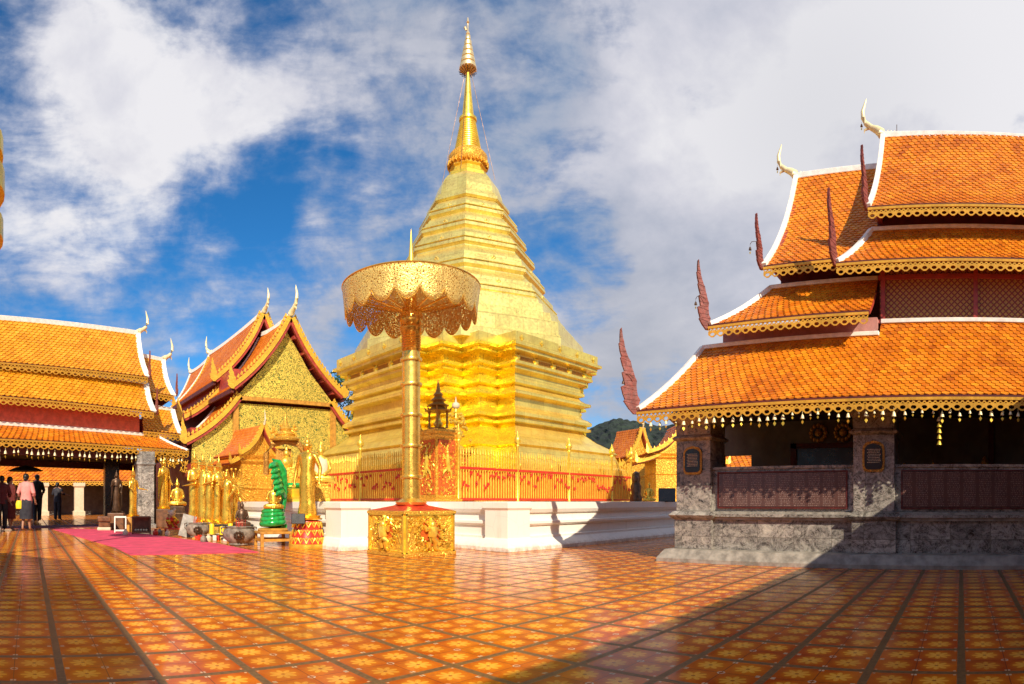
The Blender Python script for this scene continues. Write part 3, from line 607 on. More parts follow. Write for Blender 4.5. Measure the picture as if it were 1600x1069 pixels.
mb = MB(); mb.lathe(pc, pr+[(.142, 3.3)], 28); mb.build('pole', 'goldpole', th, smooth=True)
pr = [(.142, 3.28), (.16, 3.32)]+[(.15+.012*(i % 2), 3.34+.02*i) for i in range(12)]+[(.19, 3.62), (.20, 3.66), (.17, 3.70), (.20, 3.76), (.205, 3.84), (.18, 3.9), (.10, 3.92), (.09, 4.35)]
mb = MB(); mb.lathe(pc, pr, 28); mb.build('pole_capital', 'goldpole', th, smooth=True)
Rc = 1.10; mb = MB(); n = 216
def canopy(ang, q):                                  # q 0 centre to 1 rim
    return pc+V((Rc*q*math.cos(ang), Rc*q*math.sin(ang), 4.55-.24*q*q))
mb.loft([[canopy(2*pi*j/n, q) for j in range(n)] for q in (.05, .4, .7, .9, 1.0)], cap=False); mb.build('canopy', 'lace', th, solid=.006)
mb = MB(); ring = []
for lev in range(7):
    q = lev/6; row = []
    for j in range(n):
        a = 2*pi*j/n; sc_ = abs(math.sin(a*18/2)); drop = .34+.18*sc_**.75; rr = Rc+.02-.05*q
        row.append(pc+V((rr*math.cos(a), rr*math.sin(a), 4.31-drop*q)))
    ring.append(row)
mb.loft(ring, cap=False); mb.build('valance', 'lace', th, smooth=True, solid=.006)
mb = MB(); mb.tube([pc+V(((Rc+.02)*math.cos(2*pi*j/64), (Rc+.02)*math.sin(2*pi*j/64), 4.31)) for j in range(65)], .014, 6)
mb.tube([ring[-1][j % n] for j in range(n+1)], .008, 5); mb.build('rim_hoop', 'goldpole', th)
for k in range(12):
    a = 2*pi*k/12; mb = MB(); mb.tube([pc+V((.1*math.cos(a), .1*math.sin(a), 3.95)), pc+V((Rc*.98*math.cos(a), Rc*.98*math.sin(a), 4.27))], .013, 6); mb.build('rib', 'goldpole', th)
mb = MB(); mb.lathe(pc, [(.16, 4.55), (.16, 4.62), (.07, 4.66), (.05, 4.75), (.035, 4.9), (.012, 5.2), (.003, 5.28)], 14); mb.build('top_spike', 'gold', th, smooth=True)
# second parasol just out of frame on the left: only the ends of its tiers reach into the picture
lp = D(-81, 8.6); th = thing('tiered_parasol', 'gilt tiered parasol whose rim enters at the upper left edge', 'parasol', lp)
mb = MB(); mb.lathe(lp, [(.06, 0), (.05, 7.0), (.01, 7.3)], 12); mb.build('pole', 'goldpole', th, smooth=True)
for (zb, r, hh) in ((4.6, .80, .38), (5.26, .82, .42), (5.80, .80, .34)):
    mb = MB(); mb.lathe(lp, [(r, zb), (r, zb+hh*.8), (r*.9, zb+hh), (.1, zb+hh+.15), (.06, zb+hh+.15), (r*.85, zb+hh*.9), (r*.97, zb+.02)], 28); mb.build('canopy_tier', 'gold', th)
# ------------------------------------------------------------------ red pedestals behind the pole
def box_pedestal(c, s, z0, z1, name, label, roof=True):
    th = thing(name, label, 'pedestal', V((c[0], c[1], z0)))
    mb = MB(); q = [V((c[0]+a*s/2, c[1]+b*s/2)) for a, b in ((-1, -1), (1, -1), (1, 1), (-1, 1))]
    polyloft(mb, q, [(.08, z0), (.08, z0+.05), (0, z0+.09), (0, z1-.16), (.04, z1-.12), (.04, z1-.08), (.09, z1-.05), (.09, z1)]); mb.build('pedestal_body', 'goldcarvefine', th, bevel=.005)
    for f_ in range(2):
        ex = V((1, 0, 0)) if f_ == 0 else V((0, 1, 0)); nrm = V((0, -1, 0)) if f_ == 0 else V((-1, 0, 0)); o = V((c[0], c[1], 0))+nrm*(s/2+.003)
        mb = MB(); w2 = s/2-.05; mb.plate([o+ex*a*w2+V((0, 0, zz)) for a, zz in ((-1, z0+.14), (1, z0+.14), (1, z1-.2), (-1, z1-.2))], nrm*.008); pn = mb.build('red_panel', 'relief', th)
        mb = MB(); P = lambda x, z, q=.015: o+ex*x+V((0, 0, z))+nrm*q
        zm = (z0+z1)/2+.15; mb.ell(P(0, zm+.12), .035, .035, .045); mb.tube([P(0, zm+.08), P(0, zm-.06), P(.04, zm-.22), P(0, zm-.3)], [.03, .05, .04, .02]); mb.tube([P(0, zm+.16), P(0, zm+.24)], [.03, .003])
        for s_ in (-1, 1): mb.tube([P(0, zm+.05), P(s_*.09, zm), P(s_*.1, zm+.1)], [.02, .018, .01]); mb.tube([P(0, zm-.2), P(s_*.1, zm-.28), P(s_*.12, zm-.4)], [.03, .025, .01])
        for k in range(110):
            x = random.uniform(-w2+.02, w2-.02); z = random.uniform(z0+.16, z1-.24); b_ = random.uniform(0, 6.3)
            mb.tube([P(x, z, .005), P(x+.03*math.cos(b_), z+.03*math.sin(b_), .014), P(x+.04*math.cos(b_+1.2), z+.045*math.sin(b_+1.2), .006)], [.014, .012, .003], 5)
        mb.build('dancer_relief', 'gold', pn, smooth=True)
    return th
box_pedestal((7.76, 9.42), .55, .852, 2.30, 'shrine_pedestal', 'square red and gold pedestal with dancer reliefs behind the parasol pole')
th = thing('tabernacle', 'small dark bronze tiered tabernacle on the red and gold pedestal', 'shrine', (7.76, 9.42, 2.30)); c = V((7.76, 9.42, 2.30))
mb = MB(); mb.lathe(c, [(.24, 0), (.25, .03), (.20, .05), (.18, .07)], 4); mb.build('base', 'oldgold', th)
for a, b in ((-1, -1), (1, -1), (1, 1), (-1, 1)):
    mb = MB(); mb.lathe(c+V((a*.13, b*.13, 0)), [(.035, .06), (.024, .10), (.024, .36), (.040, .40)], 8); mb.build('column', 'oldgold', th, smooth=True)
mb = MB()
for i in range(4): r = .27-.06*i; z = .40+.11*i; mb.lathe(c, [(r, z), (r+.02, z+.015), (r*.55, z+.08), (r*.5, z+.11)], 8)
mb.lathe(c, [(.05, .83), (.03, .92), (.008, 1.05)], 8)
for k in range(8): a = pi/4*k; mb.tube([c+V((.24*math.cos(a), .24*math.sin(a), .42)), c+V((.30*math.cos(a), .30*math.sin(a), .50))], [.025, .004], 5)
mb.build('tiered_roof', 'oldgold', th)
mb = MB(); mb.ell(c+V((0, 0, .14)), .10, .09, .08); mb.tube([c+V((0, 0, .12)), c+V((0, 0, .27))], [.08, .05]); mb.ell(c+V((0, 0, .31)), .04, .04, .05); mb.build('seated_figure', 'gold', th, smooth=True)
box_pedestal((8.75, 10.0), .42, .852, 2.0, 'shrine_pedestal', 'smaller red pedestal partly hidden to the right behind the larger one')
th = thing('golden_flower_tree', 'gilt flower ornament with pale ball finial behind the tabernacle', 'ornament', (8.75, 10.0, 2.0)); c = V((8.75, 10.0, 2.0))
mb = MB(); mb.lathe(c, [(.22, 0), (.18, .08), (.05, .14), (.03, .3), (.03, .95), (.005, 1.0)], 12); mb.build('stem', 'gold', th, smooth=True)
mb = MB()
for k in range(60): a = random.uniform(0, 6.3); z = random.uniform(.2, .85); r = .30*(1-(z-.2)/.9)+.03; mb.ell(c+V((r*math.cos(a), r*math.sin(a), z)), .04, .04, .035, 6)
mb.build('flowers', 'gold', th, smooth=True)
mb = MB(); mb.ell(c+V((0, 0, 1.0)), .09, .09, .08, 12); mb.tube([c+V((0, 0, 1.05)), c+V((0, 0, 1.2))], [.03, .004]); mb.build('ball_finial', 'cream', th, smooth=True)
#PAVILION
# ------------------------------------------------------------------ marble pavilion on the right
pv = thing('marble_pavilion', 'open marble pavilion with tiered orange roofs and bell hung eaves', 'pavilion', (9.9, -1.4, 0)); YM = -1.4
def mir(y): return 2*YM-y
def fm(y, w_, z, side=-1): return V((9.9+side*w_, y, z))
RX = 9.9
Y1, Y0 = 3.96, mir(3.96)
def wallrun(lo, hi, prof, name, mat, xin=7.62, depth=None):
    mb = MB(); pl = [V(p) for p in ((xin, mir(hi)), (RX*2-xin, mir(hi)), (RX*2-xin, hi), (xin, hi))]; polyloft(mb, pl, prof); return mb.build(name, mat, pv)
wallrun(0, Y1, [(.22, 0), (.22, .05), (.17, .12), (.13, .17), (.05, .18), (.0, .182)], 'plinth', 'marblepale')
def ringwall(hi, xin, thick, z0, z1, name, mat, o=0):
    mb = MB(); xo = 2*RX-xin
    for a, b in (((xin-o, mir(hi)-o), (xin+thick, hi+o)), ((xo-thick, mir(hi)-o), (xo+o, hi+o)), ((xin+thick, hi-thick), (xo-thick, hi+o)), ((xin+thick, mir(hi)-o), (xo-thick, mir(hi)+thick))):
        mb.box((a[0], a[1], z0), (b[0], b[1], z1))
    return mb.build(name, mat, pv)
ringwall(Y1, 7.66, .3, .18, .60, 'base_wall', 'marble')
ringwall(Y1, 7.66, .3, .60, .64, 'moulding', 'marblepale', .05); ringwall(Y1, 7.66, .3, .64, .68, 'moulding', 'marble', .085); ringwall(Y1, 7.66, .3, .68, .71, 'moulding', 'marblepale', .04)
ringwall(Y1-.02, 7.69, .22, .71, 1.30, 'parapet', 'marble'); ringwall(Y1-.02, 7.69, .22, 1.30, 1.335, 'parapet_cap', 'marble', .03)
for k, yc in enumerate((3.69, 1.13, -1.42, -3.97, -6.5)):
    for xx in ((7.60, 8.12), (2*RX-8.12, 2*RX-7.60)):
        mb = MB(); pl = [V(p) for p in ((xx[0], yc-.27), (xx[1], yc-.27), (xx[1], yc+.27), (xx[0], yc+.27))]
        pr = [(.02, .182), (.02, .60), (.06, .62), (.09, .66), (.04, .71), (.0, .72), (0, 1.72), (.03, 1.73), (.05, 1.76), (.02, 1.79), (.0, 1.80), (.01, 1.95), (.08, 2.03), (.09, 2.08), (.0, 2.2), (.0, 2.6)]
        polyloft(mb, pl, pr); pil = mb.build('pillar', 'marble', pv, bevel=.006)
    if k < 2:
        mb = MB(); N = 24; out = []
        for i in range(N):
            a = 2*pi*i/N; c, s_ = math.cos(a), math.sin(a); x = math.copysign(abs(c)**.35, c)*.145; z = math.copysign(abs(s_)**.35, s_)*.185+(.035*math.exp(-((a-pi/2)/.3)**2)) ; out.append(V((7.585, yc-x, 1.42+z)))
        mb.plate(out, V((.02, 0, 0))); pq = mb.build('plaque', 'oldgold', pil); mb = MB(); mb.plate([V((7.572, yc+(p.y-yc)*.80, 1.42+(p.z-1.42)*.83)) for p in out], V((.012, 0, 0))); pi2 = mb.build('plaque_face', 'black', pq)
        mb = MB()
        for r_ in range(9):
            yy = yc+.08-.012*(r_ % 2)
            while yy > yc-.08:
                wd = random.uniform(.006, .02); mb.box((7.562, yy-wd, 1.52-.021*r_), (7.566, yy, 1.528-.021*r_)); yy -= wd+.006
        mb.build('inscription', 'cream', pq)
    if k < 3:                                        # engraved name panels between pillars
        y_a, y_b = yc-.27-.10, yc-2.55+.27+.10
        mb = MB(); mb.box((7.668, y_b, .78), (7.688, y_a, 1.24)); mb.build('engraved_panel', 'engraved', pv, bevel=.003)
        mb = MB()
        for zz in (.765, 1.255): mb.beam([(7.672, y_b-.02, zz), (7.672, y_a+.02, zz)], .025, .02)
        for yy in (y_a+.012, y_b-.012): mb.box((7.664, yy-.01, .765), (7.684, yy+.01, 1.255))
        mb.build('panel_frame', 'darkred', pv)
# inner hall seen through the openings
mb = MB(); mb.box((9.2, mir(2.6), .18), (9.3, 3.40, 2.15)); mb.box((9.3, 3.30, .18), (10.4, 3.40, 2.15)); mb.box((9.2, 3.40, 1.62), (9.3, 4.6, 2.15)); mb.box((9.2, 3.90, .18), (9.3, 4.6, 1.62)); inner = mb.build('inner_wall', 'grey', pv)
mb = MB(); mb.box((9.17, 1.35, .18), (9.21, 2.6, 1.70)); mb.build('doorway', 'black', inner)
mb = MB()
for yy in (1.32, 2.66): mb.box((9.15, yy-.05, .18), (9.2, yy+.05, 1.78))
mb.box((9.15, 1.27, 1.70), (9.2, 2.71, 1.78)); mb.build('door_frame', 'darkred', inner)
mb = MB()
for yy in (1.45, 1.85, 2.25):
    for q in range(12): a = 2*pi*q/12; mb.ell((9.15, yy+.12*math.cos(a), 1.94+.12*math.sin(a)), .02, .035, .035, 6)
    mb.ell((9.15, yy, 1.94), .03, .06, .06, 8)
mb.build('gilt_roundels', 'oldgold', inner)
mb = MB(); mb.box((9.14, -1.9, .18), (9.2, -1.2, 2.0)); mb.box((9.14, -.5, .18), (9.2, -.42, 2.1)); mb.build('wall_panel', 'maroon', inner)
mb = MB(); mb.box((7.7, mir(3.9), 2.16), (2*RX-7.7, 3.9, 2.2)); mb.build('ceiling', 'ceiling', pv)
mb = MB()
for yy in (3.69, 1.13, -1.42, -3.97, -6.5): mb.box((7.25, yy-.06, 2.08), (7.6, yy+.06, 2.16))
mb.box((7.62, mir(3.93), 2.10), (7.74, 3.93, 2.34)); mb.build('eave_beam', 'redwood', pv)
def sec(side, ea, eb, ta, tb, we, ze, wt, zt, **kw):  # ea/eb Y at eave ends, ta/tb at top
    A, B, C, Dd = fm(ea, we, ze, side), fm(eb, we, ze, side), fm(tb, wt, zt, side), fm(ta, wt, zt, side)
    return roof_panel(pv, A, B, C, Dd, 'tile', **kw)
for side in (-1, 1):
    big_ = {} if side < 0 else dict(tw=.22, tl=.18, unit=.3)
    sec(side, 4.17, 1.12, 3.74, 1.12, 3.0, 2.09, 1.86, 3.13, sag=.06, rt=False, **big_)
    sec(side, 1.12, mir(1.12), 1.12, mir(1.12), 3.0, 2.09, 1.66, 3.35, sag=.07, lf=False, rt=False, **big_)
    sec(side, mir(1.12), mir(4.17), mir(1.12), mir(3.74), 3.0, 2.09, 1.86, 3.13, sag=.06, lf=False, **big_)
    for m_ in (0, 1):
        g = (lambda y: y) if not m_ else mir
        e = dict(rt=False) if not m_ else dict(rt=False)
        sec(side, g(3.47), g(1.2), g(2.84), g(1.2), 2.2, 3.36, 1.4, 4.06, sag=.05, rt=False, **big_)
        sec(side, g(2.82), g(1.0), g(2.82), g(1.0), 1.72, 4.28, 0.03, 6.46, sag=.17, rt=False, top=False, **big_)
    sec(side, 1.68, mir(1.68), 1.33, mir(1.33), 2.0, 4.10, 1.2, 4.86, sag=.05, **big_)
    sec(side, 1.31, mir(1.31), 1.31, mir(1.31), 1.6, 5.02, .03, 6.98, sag=.15, top=False, **big_)
# curved ridge caps
for (ya, yb, z) in ((2.86, 1.2, 6.50), (mir(2.86), mir(1.2), 6.50), (1.35, mir(1.35), 7.02)):
    mb = MB(); N = 16; pts = []
    for i in range(N+1): q = i/N; pts.append(V((9.9, ya+(yb-ya)*q, z-.02-(.0 if z < 6.9 else .06*(1-(2*q-1)**2)))))
    mb.beam(pts, .12, .10); mb.build('ridge_cap', 'whitetrim', pv, bevel=.01)
# walls between the roof tiers
def wl(x, ya, yb, z0, z1, mat, name='tier_wall'):
    mb = MB(); mb.box((x, yb, z0), (2*RX-x, ya, z1)); return mb.build(name, mat, pv)
wl(8.12, 3.45, 1.16, 2.9, 3.40, 'pinkwall'); wl(8.12, mir(1.16), mir(3.45), 2.9, 3.40, 'pinkwall'); wl(8.32, 1.15, mir(1.15), 3.2, 4.25, 'redlattice', 'lattice_wall')
wl(8.60, 2.7, mir(2.7), 3.9, 4.40, 'darkred'); wl(8.78, 1.25, mir(1.25), 4.7, 5.2, 'darkred')
mb = MB()
for yy in (1.1, -.2, -1.5, -2.8): mb.box((8.28, yy-.03, 3.3), (8.33, yy+.03, 4.2))
mb.box((8.29, mir(1.17), 3.36), (8.32, 1.17, 3.42)); mb.box((8.29, mir(1.17), 3.98), (8.32, 1.17, 4.04)); mb.build('lattice_frame', 'redwood', pv)
for yy, zz, wz, z0 in ((2.75, 6.4, 1.6, 4.3), (1.2, 6.9, 1.5, 5.0), (mir(2.75), 6.4, 1.6, 4.3), (mir(1.2), 6.9, 1.5, 5.0)):
    mb = MB(); mb.plate([V((9.9-wz, yy, z0)), V((9.9+wz, yy, z0)), V((9.9+wz*.42, yy, z0+(zz-z0)*.5)), V((9.9, yy, zz)), V((9.9-wz*.42, yy, z0+(zz-z0)*.5))], V((0, .06, 0))); mb.build('gable_wall', 'redwood', pv)
for m_ in (0, 1):
    g = (lambda y: y) if not m_ else mir; dy = V((0, 1, 0)) if not m_ else V((0, -1, 0))
    chofa(pv, (9.9, g(2.84), 6.52), dy, .58); chofa(pv, (9.9, g(1.33), 7.04), dy, .62)
    flame(pv, (6.92, g(4.20), 2.04), V((-.8, .6 if not m_ else -.6, 0)), 1.16, lean=.34, wid=.19)
    flame(pv, (7.72, g(3.50), 3.30), V((-.8, .6 if not m_ else -.6, 0)), .98, lean=.28, wid=.17)
    flame(pv, (8.20, g(2.86), 4.24), V((-1, .3, 0)), .78, lean=.3, wid=.17)
    flame(pv, (7.92, g(1.70), 4.06), V((-1, .35, 0)), 1.0, lean=.3, wid=.16)
    flame(pv, (8.32, g(1.33), 4.98), V((-1, .35, 0)), .86, lean=.3, wid=.16)
mb = MB(); mb.tube([(9.9, 1.08, 7.0), (9.9, 1.08, 7.18)], .006, 5); mb.build('antenna', 'bronze', pv)
# bells
def make_bell():
    b = thing('eave_bell', 'small brass bell with a leaf clapper hanging under the pavilion eave fringe', 'bell', (0, 0, 0), 'small brass bells hanging along the pavilion eave')
    mb = MB(); mb.tube([(0, 0, 0), (0, 0, -.05)], .003, 4); mb.lathe((0, 0, -.11), [(.030, 0), (.026, .012), (.020, .04), (.012, .058), (.004, .064)], 10); mb.build('bell_body', 'horn', b, smooth=True)
    mb = MB(); mb.tube([(0, 0, -.10), (0, 0, -.145)], .002, 4); o = V((0, 0, -.165)); mb.plate([o+V((0, y, z)) for y, z in ((0, -.028), (.02, 0), (.016, .018), (0, .024), (-.016, .018), (-.02, 0))], V((.004, 0, 0))); mb.build('leaf_clapper', 'gold', b)
    return b
b0 = make_bell(); yb = 4.10; first = True
while yb > -1.75:
    o = b0 if first else copy_tree(b0); first = False
    o.location = (6.88+random.uniform(-.02, .04), yb, 1.965-random.uniform(0, .035)); s_ = random.uniform(.55, .95); o.scale = (s_, s_, s_); o.rotation_euler = (0, 0, random.uniform(-.8, .8)); yb -= random.uniform(.085, .135)
th = thing('bell_string', 'vertical string of small brass bells hanging between the pillars', 'bell string', (7.0, .26, 1.93))
mb = MB(); mb.tube([(7.0, .26, 1.93), (7.0, .26, 1.50)], .004, 5); mb.build('cord', 'bronze', th)
for k in range(5): mb = MB(); mb.lathe((7.0, .26, 1.80-.07*k), [(.034, 0), (.028, .014), (.02, .04), (.006, .055)], 10); mb.build('bell', 'silver' if k == 0 else 'gold', th, smooth=True)
for k, (bx, by, bz, hh) in enumerate(((6.92, 4.20, 2.04, 1.16), (7.72, 3.50, 3.30, .98), (8.2, 2.86, 4.24, .78), (9.9, 3.15, 6.75, 0), (9.9, 1.66, 7.28, 0))):
    o = copy_tree(b0); dd = V((-.8, .6, 0)) if hh else V((0, 1, 0)); p = V((bx, by, bz+hh*.42))+dd*(.21 if hh else .02); o.location = p; o.scale = (.75, .75, .75)
    o['label'] = 'little dark wind bell dangling from a roof corner of the pavilion'; o['group'] = 'wind bells at the pavilion roof corners'
    for ch in o.children:
        if ch.name.startswith('bell_body'): ch.data = ch.data.copy(); ch.data.materials[0] = M['bronze']
    if hh: mb = MB(); q0 = V((0, 0, 0)); mb.tube([q0, q0+V((0, 0, .05))-dd*.03, q0+V((0, 0, .06))-dd*.10, q0+V((0, 0, -.02))-dd*.2], .006, 5); WL[o.name] = V(); mb.build('hook', 'bronze', o)
#HALLS
# ------------------------------------------------------------------ left hall, open below (its plan is slightly askew)
lh = thing('open_hall', 'open hall with yellow tiled tiered roof and white ridge at left', 'hall', (1.5, 19, 0))
LO, LU, LVv = V((-.81, 16.5, 0)), V((.883, .469, 0)), V((0, 1, 0))
def lm(s, w_, z): return LO+LU*s+LVv*w_+V((0, 0, z))
RW = 3.4
def lsec(s0, s1, t0, t1, we, ze, wt, zt, mat='tileyellow', back=True, dz=0, **kw):
    roof_panel(lh, lm(s0, we, ze-dz*.5), lm(s1, we, ze), lm(t1, wt, zt), lm(t0, wt, zt-dz), mat, lf=False, **kw)
    if back: roof_panel(lh, lm(s0, 2*RW-we, ze), lm(s1, 2*RW-we, ze), lm(t1, 2*RW-wt, zt), lm(t0, 2*RW-wt, zt-dz), mat, tw=.35, tl=.3, lf=False, eave=0, top=False, sag=kw.get('sag', .05))
k_ = dict(tw=.19, tl=.15, unit=.24, eave=.22, tw2=.20, topw=.14)
lsec(-6, 7.06, -6, 6.0, 0, 2.62, 1.0, 3.12, sag=.03, mat='tile', **k_)
lsec(-6, 5.66, -6, 5.6, .57, 3.90, 1.7, 5.08, sag=.08, **k_)
lsec(-6, 5.62, -6, 5.62, 1.45, 5.26, 3.38, 7.33, sag=.14, dz=.75, **{**k_, 'topw': .2})
lsec(5.7, 6.95, 5.7, 6.9, 1.75, 4.80, 3.38, 6.50, sag=.14, **{**k_, 'topw': .16}); lsec(5.3, 7.0, 5.5, 6.95, .9, 3.28, 1.95, 4.30, sag=.05, **k_)
mb = MB(); mb.add([lm(-6, 1.0, 3.0), lm(5.15, 1.0, 3.0), lm(5.15, 1.0, 3.9), lm(-6, 1.0, 3.9), lm(-6, 5.8, 3.0), lm(5.15, 5.8, 3.0), lm(5.15, 5.8, 3.9), lm(-6, 5.8, 3.9)], [(0, 1, 2, 3), (7, 6, 5, 4), (1, 5, 6, 2), (3, 2, 6, 7)]); mb.build('red_wall', 'redwall', lh)
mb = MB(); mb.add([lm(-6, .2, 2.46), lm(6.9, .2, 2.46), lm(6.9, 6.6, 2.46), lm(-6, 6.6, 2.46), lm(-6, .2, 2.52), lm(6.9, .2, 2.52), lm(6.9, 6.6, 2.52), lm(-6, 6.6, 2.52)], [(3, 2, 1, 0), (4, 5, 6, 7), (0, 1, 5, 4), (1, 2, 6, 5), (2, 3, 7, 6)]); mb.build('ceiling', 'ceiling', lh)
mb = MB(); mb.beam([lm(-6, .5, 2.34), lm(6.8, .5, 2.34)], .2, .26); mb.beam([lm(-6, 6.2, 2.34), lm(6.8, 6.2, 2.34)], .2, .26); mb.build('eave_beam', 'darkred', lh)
for s_ in (5.62,):
    mb = MB(); mb.plate([lm(s_, 1.5, 5.2), lm(s_, 5.3, 5.2), lm(s_, 4.1, 6.2), lm(s_, 3.4, 7.25), lm(s_, 2.7, 6.2)], LU*.06); mb.build('gable_wall', 'redwood', lh)
    mb = MB(); mb.plate([lm(6.9, 1.8, 4.7), lm(6.9, 5, 4.7), lm(6.9, 4.1, 5.5), lm(6.9, 3.4, 6.4), lm(6.9, 2.7, 5.5)], LU*.06); mb.build('gable_wall', 'redwood', lh)
for (s_, w_, mt) in ((5.15, .12, 'marble'), (-.35, .4, 'marble'), (-4.5, 6.0, 'marblepale')):
    c = lm(s_, w_, 0); mb = MB(); a = .27 if w_ < 3 else .22; pl = [V((c.x-a, c.y-a)), V((c.x+a, c.y-a)), V((c.x+a, c.y+a)), V((c.x-a, c.y+a))]
    polyloft(mb, pl, [(.06, 0), (.06, .12), (0, .15), (0, 2.0), (.04, 2.06), (.02, 2.12), (.02, 2.47)]); mb.build('column', mt, lh, bevel=.01)
mb = MB(); mb.cbox(lm(4.2, 2.4, 0), .5, .5, 2.46); mb.cbox(lm(6.1, 2.6, 0), .3, .3, 2.46); mb.build('inner_column', 'black', lh)
chofa(lh, lm(5.62, RW, 7.36), LU, .95, 'horn'); chofa(lh, lm(6.92, RW, 6.52), LU, .95, 'horn')
flame(lh, lm(5.7, 1.45, 5.2), V((.2, -1, 0)), 1.0, lean=.1, wid=.2); flame(lh, lm(5.8, .6, 3.8), V((.2, -1, 0)), .95, lean=.1, wid=.2); flame(lh, lm(7.1, 1.75, 4.8), V((.2, -1, 0)), .85, lean=.1, wid=.2)
flame(lh, lm(7.1, .8, 3.1), V((.2, -1, 0)), .95, lean=.1, wid=.2)
# carved eave bracket by the marble column
mb = MB()
for k in range(70):
    q = random.random(); s_ = 5.6+1.5*q; zz = 2.45-random.random()*.55*(.4+q*.8); a = random.uniform(0, 6.3); c = lm(s_, .05, zz)
    mb.tube([c, c+LU*.10*math.cos(a)+V((0, 0, .10*math.sin(a))), c+LU*.13*math.cos(a+1)+V((0, 0, .13*math.sin(a+1)))], [.028, .024, .006], 5)
mb.build('carved_bracket', 'goldtrim', lh)
# bells of the left hall
for k in range(40):
    o = copy_tree(b0); s_ = -1+8.0*k/40+random.uniform(-.05, .05); o.location = lm(s_, -.02, 2.36); q = random.uniform(1.0, 1.6); o.scale = (q, q, q)
    o['label'] = 'small pale bell hanging under the fringe of the left hall'; o['group'] = 'small bells hanging along the left hall eave'
# ------------------------------------------------------------------ cloister far behind the left hall
cl = thing('far_cloister', 'low cloister with orange roof and marble pillars seen through the left hall', 'cloister', (2, 38, 0))
roof_panel(cl, (-14, 36.2, 2.12), (16, 36.2, 2.12), (16, 39.5, 4.1), (-14, 39.5, 4.1), 'tile', tw=.27, tl=.22, eave=.26, unit=.3, sag=.05)
mb = MB(); mb.box((-14, 38.6, 0), (16, 38.8, 3.2)); mb.build('back_wall', 'grey', cl)
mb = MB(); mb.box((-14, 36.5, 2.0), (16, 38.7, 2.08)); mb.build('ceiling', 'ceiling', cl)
for k in range(8):
    c = V((-5.76+2.2*k, 36.35, 0)); mb = MB(); pl = [V((c.x-.28, c.y-.28)), V((c.x+.28, c.y-.28)), V((c.x+.28, c.y+.28)), V((c.x-.28, c.y+.28))]
    polyloft(mb, pl, [(.08, 0), (.08, .25), (0, .3), (0, 1.7), (.08, 1.8), (.08, 2.0)]); mb.build('pillar', 'cream', cl)
# cloister roof seen through the right pavilion
cl = thing('side_cloister', 'orange roofed cloister glimpsed through the marble pavilion', 'cloister', (19, 6, 0))
roof_panel(cl, (16.4, -4, 1.55), (16.4, 8.2, 1.55), (18.6, 8.2, 2.9), (18.6, -4, 2.9), 'tile', tw=.16, tl=.14, eave=.2, unit=.3, sag=.05)
mb = MB(); mb.box((18.2, -4, 0), (18.4, 6.6, 2.2)); mb.build('back_wall', 'grey', cl)
# ------------------------------------------------------------------ gabled hall in the middle distance
gh = thing('gabled_hall', 'gabled hall with gilded lattice front and stacked brown roofs', 'hall', (9.5, 26, 0)); GX = 9.5
def gpan(y0, y1, we, ze, wt, zt, sag, cap=False, side=-1, front=True, **kw):
    A, B = V((GX+side*we, y0, ze)), V((GX+side*we, y1, ze)); C, Dd = V((GX+side*wt, y1, zt)), V((GX+side*wt, y0, zt))
    f = roof_panel(gh, A, B, C, Dd, 'tilebrown', tw=.16, tl=.13, sag=sag, lf=False, rt=not front and False, eave=0, top=False)
    mb = MB(); N = 14; mb.beam([f(0, i/N, .05)+V((0, -.05, 0)) for i in range(N+1)], .12, .16)
    mb2 = MB(); mb2.beam([f(0, i/N, -.08)+V((0, -.03, 0)) for i in range(N+1)], .10, .10); mb2.build('verge_board', 'redwood', gh)
    for i in range(int(((Dd-A).length)/.17)):
        q = (i+.5)/int(((Dd-A).length)/.17); p = f(0, q, .20)+V((0, -.05, 0)); mb.tube([p-V((0, 0, .05)), p+V((0, 0, .02))+(Dd-A).normalized()*.05, p+V((0, 0, .10))+(Dd-A).normalized()*.02], [.055, .04, .008], 5)
    mb.build('gilded_bargeboard', 'goldtrim', gh)
    mb = MB(); mb.beam([f(1, i/N, .04) for i in range(N+1)], .09, .08); mb.build('bargeboard', 'whitetrim', gh)
    mb = MB(); mb.beam([A+V((0, 0, -.10)), B+V((0, 0, -.10))], .10, .16); mb.build('eave_board', 'darkred', gh)
    flame(gh, A+V((0, -.08, -.05)), V((side, 0, 0)), .95, 'goldtrim', lean=.0 if False else .18, wid=.30)
    return f
for side in (-1, 1):
    gpan(20.2, 23.2, 2.3, 4.98, .03, 7.75, .22, side=side); gpan(20.5, 23.4, 4.0, 2.97, 1.9, 4.75, .18, side=side)
    gpan(22.8, 30.3, 2.15, 5.75, .03, 8.63, .25, side=side); gpan(23.1, 30.5, 3.5, 4.15, 1.75, 5.5, .15, side=side)
    gpan(30.0, 34.0, 2.0, 5.6, .03, 8.4, .25, side=side)
for (ya, yb, z) in ((20.2, 23, 7.80), (22.8, 30.3, 8.68), (30.2, 34, 8.5)):
    mb = MB(); mb.beam([V((GX, ya+(yb-ya)*i/10, z-.04+.10*(2*i/10-1)**2)) for i in range(11)], .14, .16); mb.build('ridge_cap', 'whitetrim', gh)
chofa(gh, (GX, 20.15, 7.85), (0, -1, 0), 1.0, 'horn'); chofa(gh, (GX, 22.75, 8.72), (0, -1, 0), .9, 'horn'); chofa(gh, (GX, 30.4, 8.85), (0, 1, 0), 1.0, 'horn'); chofa(gh, (GX, 34, 8.55), (0, 1, 0), 1.0, 'horn')
mb = MB(); mb.plate([V((GX-2.0, 20.55, 4.75)), V((GX+2.0, 20.55, 4.75)), V((GX+.95, 20.55, 5.9)), V((GX, 20.55, 7.35)), V((GX-.95, 20.55, 5.9))], V((0, .1, 0))); mb.build('lattice_gable', 'lattice', gh)
